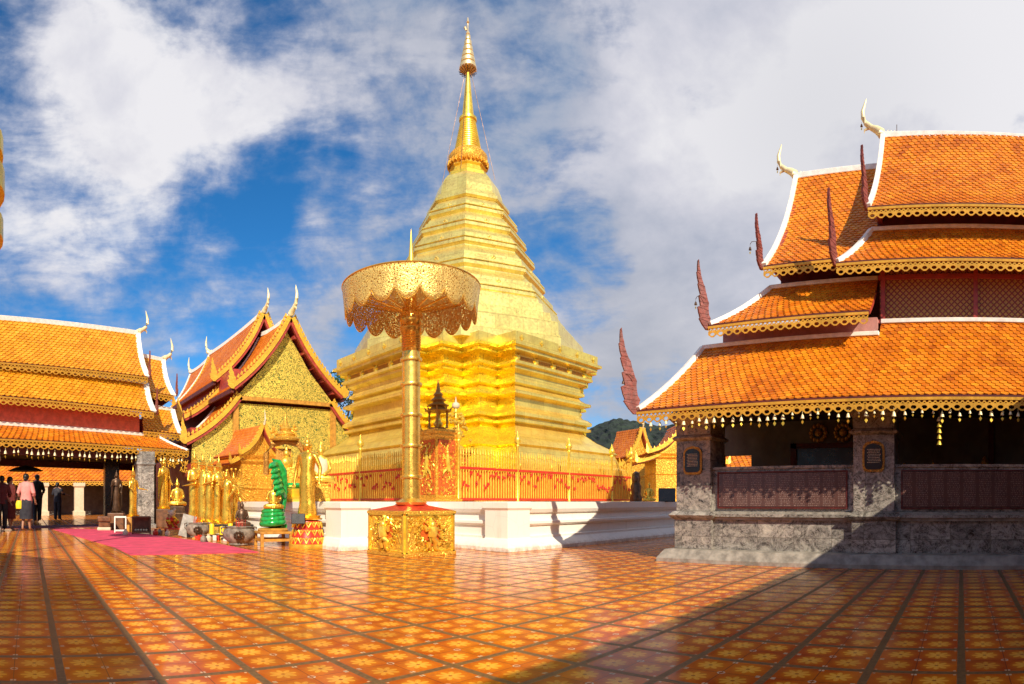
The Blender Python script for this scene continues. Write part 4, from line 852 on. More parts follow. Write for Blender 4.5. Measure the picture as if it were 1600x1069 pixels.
mb = MB(); mb.plate([V((GX-3.7, 20.68, 0)), V((GX+3.7, 20.68, 0)), V((GX+3.7, 20.68, 2.9)), V((GX+2.0, 20.68, 4.5)), V((GX-2.0, 20.68, 4.5)), V((GX-3.7, 20.68, 2.9))], V((0, .1, 0))); mb.build('lattice_wall', 'lattice', gh)
mb = MB(); mb.beam([(GX-2.1, 20.48, 4.66), (GX+2.1, 20.48, 4.66)], .12, .14)
for s_ in (-1, 1): mb.box((GX+s_*2.05-.1, 20.5, 0), (GX+s_*2.05+.1, 20.62, 4.6))
mb.build('frame_beam', 'orangewood', gh)
for side in (-1, 1):                                 # purlin ends under the verge
    mb = MB()
    for q in (.12, .32, .52, .72, .92): mb.box((GX+side*2.1*q-.07, 20.25, 7.35-2.45*q-.1*math.sin(q*pi)), (GX+side*2.1*q+.07, 21.0, 7.47-2.45*q-.1*math.sin(q*pi)))
    mb.build('purlin', 'redwood', gh)
mb = MB(); mb.box((GX-3.6, 21.2, 0), (GX+3.6, 34, 3.6)); mb.box((GX-1.9, 21.2, 3.6), (GX+1.9, 33.8, 5.9)); mb.build('side_wall', 'redwood', gh)
# ------------------------------------------------------------------ small gilded shrines
def shrine(name, label, c, w_, wz, ap, rz, tilemat='tilebrown', wings=True):
    th = thing(name, label, 'shrine', (0, 0, 0)); h = w_/2
    mb = MB(); pl = [V(p) for p in ((-h, -h), (h, -h), (h, h), (-h, h))]; polyloft(mb, pl, [(.08, 0), (.08, .1), (0, .15), (0, wz*.55), (.04, wz*.57), (0, wz*.60), (0, wz*.88), (.08, wz*.92), (.03, wz*.95), (.10, wz)]); mb.build('shrine_body', 'goldcarvefine', th)
    e = h*1.35
    for (dd, zz, ww, aa) in ((0, 0, 1.0, ap), (.28, -.28*(ap-wz)*1.0, 1.25, ap)):
        for side in (-1, 1):
            A, B, C, D_ = V((side*e*ww, -h-.22+dd*.0-(.18 if dd else 0)*-1, wz+zz)), V((side*e*ww, h+.22, wz+zz)), V((side*.02, h+.22, aa+zz*1.0)), V((side*.02, -h-.22+(.18 if dd else 0), aa+zz))
            f = roof_panel(th, A, B, C, D_, tilemat, tw=.10, tl=.09, sag=.12*w_, lf=False, rt=False, eave=0, top=False)
            mb = MB(); N = 10; mb.beam([f(0, i/N, .03) for i in range(N+1)], .06, .11)
            for i in range(9): p = f(0, (i+.5)/9, .09); mb.tube([p, p+V((0, 0, .06))], [.03, .004], 5)
            mb.build('gilded_bargeboard', 'goldtrim', th); flame(th, A+V((0, -.03, 0)), V((side, 0, 0)), .30, 'goldtrim', lean=.2, wid=.3)
    mb = MB(); mb.plate([V((-e*.85, -h-.03, wz)), V((e*.85, -h-.03, wz)), V((e*.3, -h-.03, wz+(ap-wz)*.45)), V((0, -h-.03, ap-.1)), V((-e*.3, -h-.03, wz+(ap-wz)*.45))], V((0, .04, 0))); mb.build('gable', 'goldcarvefine', th)
    mb = MB(); mb.tube([(0, -h-.24, ap), (0, -h-.30, ap+.14), (0, -h-.27, ap+.42)], [.035, .025, .004], 6); mb.build('ridge_finial', 'cream', th)
    th.location = c; th.rotation_euler = (0, 0, rz); return th
shrine('gilded_shrine', 'small gilded shrine with brown gable roof behind the golden statues', (6.25, 16.1, 0), 1.15, 2.15, 3.0, R(10))
shrine('gilded_shrine', 'gilded shrine with scaly gold wall beside the marble pavilion', (16.7, 8.7, .85), 1.7, 1.45, 2.42, R(-48))
shrine('gilded_shrine', 'smaller gilded shrine with red wall at the end of the fence', (17.9, 11.2, .85), 1.0, 1.5, 2.55, R(-20))
#FIGURES
# ------------------------------------------------------------------ figures
def skinfig(name, J, E, mat, parent, sub=2):
    me = bpy.data.meshes.new(name); keys = list(J); me.from_pydata([J[k][:3] for k in keys], [(keys.index(a), keys.index(b)) for a, b in E], [])
    o = bpy.data.objects.new(name, me); sc.collection.objects.link(o); o.parent = parent; me.materials.append(M[mat]); WL[o.name] = V()
    s_ = o.modifiers.new('skin', 'SKIN'); s_.use_smooth_shade = True
    if not me.skin_vertices: pass
    for i, k in enumerate(keys):
        q = me.skin_vertices[0].data[i]; r = J[k][3]; q.radius = (r, r*(J[k][4] if len(J[k]) > 4 else 1)); q.use_root = (i == 0)
    u = o.modifiers.new('sub', 'SUBSURF'); u.levels = sub; u.render_levels = sub; return o
def human(parent, mat='skin', h=1.65, arms=None, legs=(.10, .10), head_turn=0, crown=None, name='body', lean=0, fingers=True):
    """standing figure facing -Y; arms = ((elbow),(hand)) for left/right relative positions"""
    k = h/1.65
    arms = arms or (((.22, .02, 1.08), (.24, -.06, .84)), ((-.22, .02, 1.08), (-.24, -.06, .84)))
    J = {'pelvis': (0, 0, .90, .125, .75), 'waist': (0, 0, 1.05, .11, .72), 'chest': (0, lean*.5, 1.25, .135, .72), 'neckb': (0, lean, 1.39, .07), 'neck': (0, lean-.005, 1.45, .048), 'head': (0, lean-.015, 1.53, .072, 1.1), 'top': (0, lean-.01, 1.61, .066, 1.1),
         'nose': (0, lean-.085, 1.53, .012)}
    E = [('pelvis', 'waist'), ('waist', 'chest'), ('chest', 'neckb'), ('neckb', 'neck'), ('neck', 'head'), ('head', 'top'), ('head', 'nose')]
    for s_, n_, a in ((1, 'l', arms[0]), (-1, 'r', arms[1])):
        J['sh'+n_] = (.155*s_, lean, 1.36, .055); J['el'+n_] = (*a[0], .038); J['ha'+n_] = (*a[1], .026); J['hip'+n_] = (.085*s_, 0, .86, .085); J['kn'+n_] = (.09*s_, -.02-legs[0]*.3*s_, .48, .055); J['an'+n_] = (.09*s_, legs[0]*s_*.6, .08, .035); J['to'+n_] = (.095*s_, legs[0]*s_*.6-.15, .03, .03)
        E += [('neckb', 'sh'+n_), ('sh'+n_, 'el'+n_), ('el'+n_, 'ha'+n_), ('pelvis', 'hip'+n_), ('hip'+n_, 'kn'+n_), ('kn'+n_, 'an'+n_), ('an'+n_, 'to'+n_)]
        if fingers:
            d = (V(a[1])-V(a[0])).normalized(); sd = d.cross(V((0, 0, 1)));
            if sd.length < .1: sd = V((0, 1, 0))
            sd.normalize(); p = V(a[1])+d*.07; J['pm'+n_] = (*p, .022, .7); E.append(('ha'+n_, 'pm'+n_))
            for q in range(4): c1 = p+sd*(.024*(q-1.5))+d*.025; c2 = c1+d*(.05+.008*(q in (1, 2))); J[f'f{q}'+n_] = (*c1, .009); J[f'g{q}'+n_] = (*c2, .007); E += [('pm'+n_, f'f{q}'+n_), (f'f{q}'+n_, f'g{q}'+n_)]
            c1 = V(a[1])+sd*.04+d*.03; J['th'+n_] = (*c1, .010); E.append(('ha'+n_, 'th'+n_))
    J = {a: tuple(c*k for c in b[:4])+tuple(b[4:]) for a, b in J.items()}
    return skinfig(name, J, E, mat, parent)
def oval(c, rx, ry, n=20): return [V(c)+V((rx*math.cos(2*pi*j/n), ry*math.sin(2*pi*j/n), 0)) for j in range(n)]
def ovloft(mb, secs, k=1.0, n=20, wob=0, cap=True):
    rings = []
    for (x, y, z, rx, ry) in secs:
        rings.append([V((x*k+rx*k*math.cos(2*pi*j/n)*(1+wob*math.sin(j*2.7+z*3)), y*k+ry*k*math.sin(2*pi*j/n)*(1+wob*math.cos(j*3.1+z)), z*k)) for j in range(n)])
    mb.loft(rings, cap=cap)
def person(label, loc, rz, shirt, bottom, h=1.6, skirt=False, arms=None, hat=False, lean=0, bag=None):
    th = thing('person', label, 'person', (0, 0, 0)); k = h/1.65
    arms = arms or (((.24, .02, 1.10), (.22, -.12, .88)), ((-.24, .02, 1.10), (-.22, -.12, .88)))
    human(th, 'skin', h, arms, lean=lean)
    mb = MB(); ovloft(mb, [(0, 0, .80, .185, .135), (0, 0, .95, .18, .13), (0, 0, 1.08, .155, .12), (0, lean*.5, 1.25, .19, .13), (0, lean, 1.36, .19, .11), (0, lean, 1.41, .10, .08), (0, lean, 1.425, .07, .06)], k, wob=.025)
    for a, s_ in ((arms[0], 1), (arms[1], -1)): p0, p1 = V((.15*s_, lean, 1.37)), V(a[0]); mb.tube([p0*k, p0.lerp(p1, .5)*k, p1*k, (p1.lerp(V(a[1]), .35))*k], [.072*k, .068*k, .06*k, .055*k], 10)
    mb.build('shirt', shirt, th, smooth=True)
    mb = MB()
    if skirt: ovloft(mb, [(0, 0, .35, .20, .16), (0, 0, .6, .195, .15), (0, 0, .85, .185, .14), (0, 0, .95, .165, .125)], k, wob=.05)
    else:
        for s_ in (-1, 1): ovloft(mb, [(.09*s_, .03*s_, .07, .065, .075), (.09*s_, 0, .48, .08, .085), (.085*s_, 0, .75, .10, .11), (.06*s_, 0, .92, .12, .125)], k, 14)
    mb.build('skirt' if skirt else 'trousers', bottom, th, smooth=True)
    mb = MB(); mb.ell(V((0, lean+.012, 1.56))*k, .088*k, .098*k, .095*k, 14); mb.ell(V((0, lean+.075, 1.49))*k, .05*k, .05*k, .06*k, 10); mb.build('hair', 'hair', th, smooth=True)
    if hat: mb = MB(); mb.lathe(V((0, lean, 1.60))*k, [(.17, 0), (.17, .01), (.09, .02), (.085, .08), (.02, .10)], 18); mb.build('hat', 'navy', th)
    th.location = loc; th.rotation_euler = (0, 0, rz); return th
FA = R(0)
person('person in pink short sleeved blouse and black skirt, standing barefoot with back turned', G(41, 830), R(155), 'pink', 'navy', 1.66, True)
person('person in pale pink top and dark skirt behind the other pink blouse', G(16, 828.5), R(60), 'pink', 'maroon', 1.60, True)
person('person in dark clothes half hidden at the left edge of the hall', G(3, 829), R(190), 'maroon', 'navy', 1.62)
person('person in black jacket and dark trousers in front of the pale pillar', G(58, 816)+V((0, 0, 0)), R(200), 'navy', 'navy', 1.98)
person('person in dark blue clothes walking through the hall with raised hands', G(90, 813.5), R(150), 'navy', 'navy', 1.72, arms=(((.25, -.05, 1.15), (.20, -.28, 1.18)), ((-.25, -.02, 1.15), (-.34, -.25, 1.10))))
th = thing('shoulder_bag', 'yellow shoulder bag at the pink blouse person\'s side', 'bag', G(32, 830)+V((0, 0, .62))); c = G(32, 830)+V((0, 0, .62))
mb = MB(); mb.lathe(c, [(.02, 0), (.13, .03), (.14, .16), (.11, .26), (.02, .27)], 14, 1, .5); mb.build('bag_body', 'yellow', th, smooth=True)
mb = MB(); mb.tube([c+V((-.1, 0, .24)), c+V((0, .04, .62)), c+V((.1, 0, .24))], .012, 6); mb.build('strap', 'wood', th)
c = G(40, 822); th = thing('black_umbrella', 'open black umbrella above the people at left', 'umbrella', c)
mb = MB(); mb.tube([c+V((0, 0, 1.0)), c+V((0, 0, 2.12))], .012, 6); mb.build('shaft', 'black', th)
mb = MB(); mb.lathe(c, [(.62, 1.92), (.60, 1.94), (.40, 2.03), (.03, 2.12)], 12); mb.build('canopy', 'navy', th)
# Buddha-like statues ---------------------------------------------------------
def gold_statue(label, loc, h, rz, kind=0, mat='goldstatue', base=.08, group=None, name='golden_statue', mb_only=False):
    th = thing(name, label, 'statue', (0, 0, 0), group); k = h/1.75
    if kind == 0: arms = (((.23, .04, 1.10), (.20, -.14, .92)), ((-.22, 0, 1.08), (-.12, -.22, 1.20)))
    elif kind == 1: arms = (((.20, -.05, 1.10), (.04, -.26, 1.16)), ((-.20, -.05, 1.10), (-.04, -.26, 1.16)))
    elif kind == 2: arms = (((.25, .03, 1.08), (.26, -.02, .82)), ((-.25, .03, 1.08), (-.26, -.02, .82)))
    else: arms = (((.22, -.06, 1.08), (.30, -.30, 1.04)), ((-.22, -.06, 1.08), (-.30, -.30, 1.04)))
    human(th, mat, 1.65*k, arms, (0, 0), fingers=True, name='figure')
    mb = MB(); ovloft(mb, [(0, 0, .10, .175, .12), (0, 0, .14, .185, .125), (0, 0, .35, .15, .11), (0, 0, .6, .14, .115), (0, 0, .88, .155, .12), (0, 0, 1.05, .125, .105), (0, 0, 1.25, .16, .12), (0, 0, 1.36, .155, .095), (0, 0, 1.41, .075, .065)], k, wob=.03)
    for s_ in (-1, 1):
        a = arms[0] if s_ > 0 else arms[1]; e_, h_ = V(a[0]), V(a[1])
        if kind == 0: mb.add([q*k for q in (V((.17*s_, .02, 1.2)), e_, h_, V((.24*s_, -.02, .3)), V((.19*s_, .02, .2)))], [(0, 1, 2, 3, 4)])
    mb.build('robe', mat, th, smooth=True)
    mb = MB(); mb.ell(V((0, 0, 1.56))*k, .085*k, .09*k, .085*k, 14)
    for s_ in (-1, 1): mb.ell(V((.085*s_, 0, 1.50))*k, .014*k, .02*k, .05*k, 6)
    if kind in (0, 2): mb.lathe(V((0, 0, 0)), [(.05*k, 1.62*k), (.055*k, 1.66*k), (.03*k, 1.70*k), (.012*k, 1.74*k), (.003*k, 1.80*k)], 10)
    else: mb.lathe(V((0, 0, 0)), [(.10*k, 1.56*k), (.11*k, 1.59*k), (.075*k, 1.63*k), (.08*k, 1.66*k), (.045*k, 1.70*k), (.05*k, 1.73*k), (.018*k, 1.80*k), (.003*k, 1.95*k)], 12)
    mb.build('crown' if kind not in (0, 2) else 'topknot', mat, th, smooth=True)
    mb = MB(); mb.lathe((0, 0, 0), [(.26*k, 0), (.27*k, .02*k), (.22*k, .05*k), (.25*k, .09*k), (.16*k, .10*k)], 16); mb.build('lotus_base', mat, th, smooth=True)
    th.location = loc; th.rotation_euler = (0, 0, rz); return th
def facecam(p, extra=0): return math.atan2(p.y, p.x)-pi/2+extra
c = V((4.87, 9.62, 0)); th = thing('statue_pedestal', 'round red and gold lotus pedestal under the tall golden statue', 'pedestal', c)
mb = MB(); mb.lathe(c, [(.33, 0), (.34, .03), (.34, .08), (.30, .10)], 32); mb.build('foot', 'gold', th, smooth=True)
mb = MB(); mb.lathe(c, [(.31, .09), (.30, .16), (.27, .28), (.25, .40), (.26, .46), (.25, .50), (.15, .525)], 32); mb.build('drum', 'redpaint', th, smooth=True)
mb = MB()
for r_, (z, rr, n_) in enumerate(((.14, .295, 18), (.28, .265, 14), (.42, .25, 16))):
    for q in range(n_): a = 2*pi*(q+.5*(r_ % 2))/n_; p = c+V((rr*math.cos(a), rr*math.sin(a), z)); ta = V((-math.sin(a), math.cos(a), 0)); mb.tube([p-ta*.05+V((0, 0, .06)), p+V((0, 0, -.03))+V((.02*math.cos(a), .02*math.sin(a), 0)), p+ta*.05+V((0, 0, .06))], [.014, .018, .014], 5); mb.ell(p+V((0, 0, .05)), .022, .022, .025, 6)
mb.build('petals', 'gold', th, smooth=True)
gold_statue('tall golden standing statue on the round red lotus pedestal', c+V((0, 0, .525)), 1.50, facecam(c, R(-35)), 2).scale = (1.22, 1.2, 1)
# seated gold bust on the platform behind
def seated(name, label, loc, h, rz, mat, shawl=None, cat='statue'):
    th = thing(name, label, cat, (0, 0, 0)); k = h/.95
    J = {'pelvis': (0, 0, .12, .14, .8), 'waist': (0, 0, .26, .12, .75), 'chest': (0, 0, .46, .145, .72), 'nb': (0, 0, .60, .075), 'neck': (0, 0, .66, .05), 'head': (0, -.01, .75, .075, 1.1), 'top': (0, 0, .83, .066, 1.1), 'nose': (0, -.085, .75, .012)}
    E = [('pelvis', 'waist'), ('waist', 'chest'), ('chest', 'nb'), ('nb', 'neck'), ('neck', 'head'), ('head', 'top'), ('head', 'nose')]
    for s_, n_ in ((1, 'l'), (-1, 'r')):
        J['s'+n_] = (.16*s_, 0, .57, .06); J['e'+n_] = (.23*s_, -.03, .33, .045); J['h'+n_] = (.07*s_, -.22, .20, .035); J['k'+n_] = (.33*s_, -.14, .09, .075); J['f'+n_] = (-.08*s_, -.27, .07, .045)
        E += [('nb', 's'+n_), ('s'+n_, 'e'+n_), ('e'+n_, 'h'+n_), ('pelvis', 'k'+n_), ('k'+n_, 'f'+n_)]
    J = {a: tuple(q*k for q in b[:4])+tuple(b[4:]) for a, b in J.items()}; skinfig('figure', J, E, mat, th)
    mb = MB(); ovloft(mb, [(0, 0, .05, .20, .17), (0, 0, .25, .15, .12), (0, 0, .45, .185, .13), (0, 0, .57, .17, .10), (0, 0, .62, .08, .07)], k, wob=.03); mb.build('robe', shawl or mat, th, smooth=True)
    mb = MB(); mb.ell(V((0, .01, .79))*k, .085*k, .09*k, .08*k); mb.lathe((0, 0, 0), [(.05*k, .84*k), (.045*k, .89*k), (.01*k, .96*k), (.002*k, 1.02*k)], 10); mb.build('topknot', mat, th, smooth=True)
    th.location = loc; th.rotation_euler = (0, 0, rz); return th
q = D(501, 11.9, .85); mb = MB(); th = thing('statue_throne', 'gold throne block beneath the pale shawled seated statue', 'throne', q); mb.cbox(q, .42, .42, .30, R(60)); mb.cbox(q+V((0, 0, .30)), .34, .34, .06, R(60)); mb.build('block', 'goldcarvefine', th, bevel=.02)
seated('seated_statue', 'seated golden statue in pale shawl on a throne by the fence', q+V((0, 0, .36)), .80, facecam(q), 'gold', 'cream')
for k_i, (x, lab) in enumerate(((400, 'green cushioned gold altar base left of the green serpent statue'), (455, 'green cushioned gold altar base between serpent and tall golden statue'))):
    q = D(x, 12.6, .0); q.x = max(q.x, 5.5) if k_i == 0 else q.x; th = thing('altar_base', lab, 'altar', (q.x, q.y, .85))
    mb = MB(); mb.lathe((q.x, q.y, .85), [(.36, 0), (.38, .06), (.26, .12), (.30, .2), (.36, .26), (.25, .30)], 20); mb.build('base', 'gold', th, smooth=True)
    mb = MB(); mb.lathe((q.x, q.y, .85), [(.30, .30), (.33, .34), (.28, .39), (.05, .40)], 20); mb.build('cushion', 'green', th, smooth=True)
# tall gilt throne crown rising behind the serpent
q = D(446, 13.0, .85); th = thing('crowned_throne', 'tall gilt throne with arch and spired crown behind the green serpent', 'throne', q)
mb = MB(); mb.cbox(q, .55, .4, .75, facecam(q)); mb.build('seat', 'goldcarvefine', th, bevel=.02)
ex = V((-math.sin(al(446)), math.cos(al(446)), 0))*-1
mb = MB(); pts = [q+ex*(-.42)+V((0, 0, .6)), q+ex*(-.42)+V((0, 0, 1.05)), q+ex*(-.30)+V((0, 0, 1.25)), q+V((0, 0, 1.33)), q+ex*.30+V((0, 0, 1.25)), q+ex*.42+V((0, 0, 1.05)), q+ex*.42+V((0, 0, .6))]; mb.tube(pts, .07, 8); mb.build('arch', 'oldgold', th, smooth=True)
mb = MB(); mb.lathe(q+V((0, 0, 1.33)), [(.30, 0), (.32, .04), (.20, .10), (.22, .14), (.12, .22), (.14, .26), (.06, .36), (.01, .62)], 16)
for k in range(40): a = random.uniform(-1, 1); z = random.uniform(0, .4); mb.ell(q+ex*a*.40*(1-z)+V((0, 0, 1.30+z)), .04, .04, .05, 6)
mb.build('crown', 'goldcarve', th, smooth=True)
mb = MB(); mb.cbox(q+V((0, .1, .75)), .34, .05, .42, facecam(q)); mb.build('back', 'oldgold', th)
mb = MB(); o = q+V((0, -.05, .75)); mb.ell(o+V((0, 0, .30)), .07, .07, .09); mb.ell(o+V((0, 0, .10)), .15, .12, .15); mb.tube([o+V((0, 0, .38)), o+V((0, 0, .50))], [.03, .004]); mb.build('seated_relief', 'gold', th, smooth=True)
# green serpent with seated figure
c = V((4.55, 10.45, 0)); rz = facecam(c)
th = thing('wooden_stand', 'low golden brown wooden stand under the green serpent statue', 'stand', (0, 0, 0))
mb = MB(); mb.box((-.32, -.3, .24), (.32, .3, .285)); mb.build('top', 'orangewood', th, bevel=.008)
for a in (-1, 1):
    for b in (-1, 1): mb = MB(); mb.box((a*.28-.03, b*.26-.03, 0), (a*.28+.03, b*.26+.03, .24)); mb.build('leg', 'orangewood', th, bevel=.005)
    mb = MB(); mb.box((-.28, a*.26-.015, .10), (.28, a*.26+.015, .15)); mb.box((a*.28-.015, -.26, .10), (a*.28+.015, .26, .15)); mb.build('rail', 'orangewood', th)
th.location = c; th.rotation_euler = (0, 0, rz+R(15))
th = thing('serpent_statue', 'shiny green seven headed serpent coiled under a small golden figure', 'statue', (0, 0, 0))
mb = MB(); mb.lathe((0, 0, 0), [(.29, 0), (.30, .03), (.26, .06)], 24); mb.build('base', 'orangewood', th, smooth=True)
mb = MB(); pts = []
for i in range(110): a = i*.24; z = .10+.33*i/110; r = .21-.045*i/110; pts.append(V((r*math.cos(a), r*math.sin(a), z+.0)))
mb.tube(pts, [.065-.012*i/110 for i in range(110)], 10)
pts = [V((.16, .08, .36)), V((.21, .12, .60)), V((.22, .12, .90)), V((.19, .10, 1.15)), V((.10, .04, 1.32)), V((-.02, -.04, 1.38))]; mb.tube(pts, [.07, .065, .07, .09, .07, .012], 10)
for k in range(6):
    z = .70+.105*k; x = .20-.022*k; rch = .10+.02*(k % 2)
    for yy in (-.05, .05):
        mb.tube([V((x, .08, z-.03)), V((x-rch*.5, yy-.02, z+.05)), V((x-rch, yy*2-.06, z+.02)), V((x-rch-.05, yy*2-.09, z-.02))], [.07, .072, .058, .012], 8)
    mb.tube([V((x+.03, .12, z)), V((x+.10, .16, z+.07))], [.04, .005], 5)
mb.build('coils', 'green', th, smooth=True); th.location = c+V((0, 0, .285)); th.rotation_euler = (0, 0, rz)
seated('seated_statue', 'small gilt seated figure on the green serpent coils', c+V((-.02, -.08, .70)), .55, rz, 'goldstatue')
# incense pots
def pot(label, loc, r, h):
    th = thing('incense_pot', label, 'pot', loc); mb = MB(); mb.lathe(loc, [(r*.55, 0), (r*.62, .02), (r*.60, .05), (r*.9, h*.35), (r, h*.6), (r*.92, h*.82), (r*.74, h*.9), (r*.82, h*.97), (r*.80, h), (r*.66, h), (r*.62, h*.9)], 32); mb.build('bowl', 'stone', th, smooth=True)
    for s_ in (-1, 1):
        a = math.atan2(loc[1], loc[0])-pi/2+(0 if s_ > 0 else pi)+.3; e = V((math.cos(a), math.sin(a), 0)); mb = MB(); p = V(loc)+e*r*.9+V((0, 0, h*.6)); mb.tube([p, p+e*.06+V((0, 0, .03)), p+e*.07+V((0, 0, .12)), p+e*.0+V((0, 0, .14))], .02, 8); mb.build('handle', 'stone', th, smooth=True)
    mb = MB(); p = V(loc)-V(loc).normalized()*r*.97+V((0, 0, h*.55))
    for k in range(9): a = 2*pi*k/9; mb.ell(p+V((.04*math.cos(a)*.6, -.0, .06*math.sin(a)))+V((.05*math.cos(a), -.03*math.cos(a), 0)), .03, .03, .03, 6)
    mb.ell(p, .05, .05, .05, 8); mb.build('boss', 'bronze', th, smooth=True)
    mb = MB(); mb.lathe(V(loc)+V((0, 0, h*.86)), [(r*.6, 0), (r*.5, .03), (.01, .035)], 16); mb.build('ash', 'marblepale', th)
    mb = MB(); o = V(loc)+V((0, 0, h*.9))
    for k in range(14): a = random.uniform(0, 6.3); rr = random.uniform(0, r*.45); b_ = o+V((rr*math.cos(a), rr*math.sin(a), 0)); mb.tube([b_, b_+V((random.uniform(-.03, .03), random.uniform(-.03, .03), random.uniform(.12, .2)))], .004, 4)
    mb.build('incense_sticks', 'redpaint', th)
pot('large round stone incense pot on the floor nearest the carpet', V((4.0, 10.85, 0)), .32, .37); pot('smaller stone incense pot behind the carpet edge', V((3.88, 13.3, 0)), .28, .36)
seated('seated_statue', 'dark bronze seated monk statue behind the large incense pot', D(378, 13.2, .30), .56, facecam(D(378, 13.2)), 'bronze')
th = thing('low_table', 'low black lacquer table beneath the golden statues', 'table', (0, 0, 0)); c = D(340, 14.3)
mb = MB(); mb.box((-.75, -.35, .26), (.85, .55, .31)); mb.build('top', 'black', th, bevel=.01)
for a, b in ((-.7, -.3), (.8, -.3), (-.7, .5), (.8, .5)): mb = MB(); mb.box((a-.03, b-.03, 0), (a+.03, b+.03, .26)); mb.build('leg', 'black', th)
th.location = c; th.rotation_euler = (0, 0, facecam(c))
stat = [(304, 15.3, 1.60, 1, 'gilt crowned statue with raised arm at the left of the statue row'), (317, 15.0, 1.52, 3, 'gilt crowned statue second from the left in the row'), (329, 14.6, 1.46, 1, 'tall plain gilt statue third from the left in the row'), (342, 14.5, 1.44, 3, 'gilt statue holding both forearms out in the middle of the row'), (354, 14.2, 1.22, 0, 'shorter gilt statue beside the many armed figure')]
for x, d, h, kd, lb in stat: p = D(x, d, .31); gold_statue(lb, p, h*1.06, facecam(p, R(random.choice((-30, 20, -45)))), kd)
p = D(365, 14.6, .31); th = gold_statue('gilt many armed statue with a halo of arms right of the row', p, 1.15, facecam(p), 1)
mb = MB()
for k in range(22):
    a = pi*1.7*k/21-pi*.35; e = V((math.cos(a), 0, math.sin(a))); o = V((0, .05, .92)); mb.tube([o+e*.10, o+e*.26+V((0, .02, 0)), o+e*.40-V((0, .05, 0))], [.022, .02, .012], 6); mb.ell(o+e*.42-V((0, .05, 0)), .03, .02, .03, 6)
mb.build('arms', 'goldstatue', th, smooth=True)
cands = ((331, 13.3, .22), (347, 13.1, .17), (360, 13.0, .24))
for x, d, h in cands:
    p = D(x, d, .31 if d > 14 else .0); p.z = .12; th = tag(MB().lathe(p, [(.055, 0), (.055, h), (.05, h+.01), (.01, h+.02)], 14).build('yellow_candle', 'yellow', smooth=True), f'thick yellow wax candle in front of the gilt statues', 'candle', 'yellow candles before the statues')
p = D(345, 13.2); th = thing('candle_rack', 'low dark rack carrying the yellow candles beside the pots', 'rack', (0, 0, 0)); mb = MB(); mb.box((-.35, -.12, .07), (.35, .12, .12)); mb.build('shelf', 'bronze', th)
for a in (-.3, .3): mb = MB(); mb.box((a-.02, -.1, 0), (a+.02, .1, .07)); mb.build('leg', 'bronze', th)
th.location = p; th.rotation_euler = (0, 0, facecam(p))
def slab(label, x, d, z, w_, h, lean):
    th = thing('stone_slab', label, 'slab', (0, 0, 0)); mb = MB(); mb.box((-w_/2, -.025, 0), (w_/2, .025, h)); mb.build('slab', 'marblepale' if x < 400 else 'black', th, bevel=.008)
    p = D(x, d, z); th.location = p; th.rotation_euler = (R(lean), R(14) if x < 400 else 0, facecam(p)); return th
slab('grey stone slab leaning beside the smaller incense pot', 289, 14.2, 0, .34, .55, -14); slab('black slab standing behind the round red pedestal', 466, 10.4, .46, .24, .18, -8); slab('black sign slab leaning on the platform beside the pavilion', 1042, 14.5, .85, .42, .36, -25)
p = D(1014, 14.6, .85); seated('seated_statue', 'small gold seated figure on the platform edge near the pavilion', p, .48, facecam(p), 'goldstatue')
th = thing('stone_lion', 'dark stone guardian figure at the end of the gold fence', 'statue', D(994, 15.6, .85)); p = D(994, 15.6, .85); mb = MB(); mb.lathe(p, [(.16, 0), (.17, .1), (.13, .2), (.15, .4), (.10, .5), (.12, .6), (.09, .75), (.02, .8)], 12); mb.ell(p+V((-.1, -.05, .6)), .08, .08, .09); mb.build('figure', 'bronze', th, smooth=True)
p = V((8.9, .35, .182)); th = thing('offering_table', 'dim wooden offering table inside the marble pavilion', 'table', p); mb = MB(); mb.box((8.6, -.5, .88), (9.1, 1.0, .93)); mb.build('top', 'wood', th, bevel=.01)
for a, b in ((8.65, -.45), (9.05, -.45), (8.65, .95), (9.05, .95)): mb = MB(); mb.box((a-.03, b-.03, .182), (a+.03, b+.03, .88)); mb.build('leg', 'wood', th)
p = V((8.85, .42, .93)); seated('seated_statue', 'small gilt seated figure on the offering table inside the pavilion', p, .52, pi+pi/2*1.0, 'goldstatue')
for k, (yy, hh) in enumerate(((.85, .5), (-.1, .42), (-.35, .6))): tag(MB().lathe((8.85, yy, .93), [(.05, 0), (.07, .02), (.03, .06), (.04, hh*.5), (.09, hh*.7), (.05, hh*.9), (.01, hh)], 12).build('offering_vase', 'oldgold', smooth=True), 'dim gilt vase on the offering table inside the pavilion', 'vase', 'gilt vases inside the marble pavilion')
for k in range(26):
    x = random.uniform(300, 372); d = random.uniform(12.6, 13.9); p = D(x, d); mt = ('yellow', 'redpaint', 'white', 'orangewood')[k % 4]
    mb = MB(); mb.cbox(p, random.uniform(.05, .1), random.uniform(.05, .08), random.uniform(.04, .12), random.uniform(0, 3)); tag(mb.build('offering_packet', mt, bevel=.006), 'small coloured offering packet on the floor before the gilt statues', 'packet', 'small offering packets before the gilt statues')
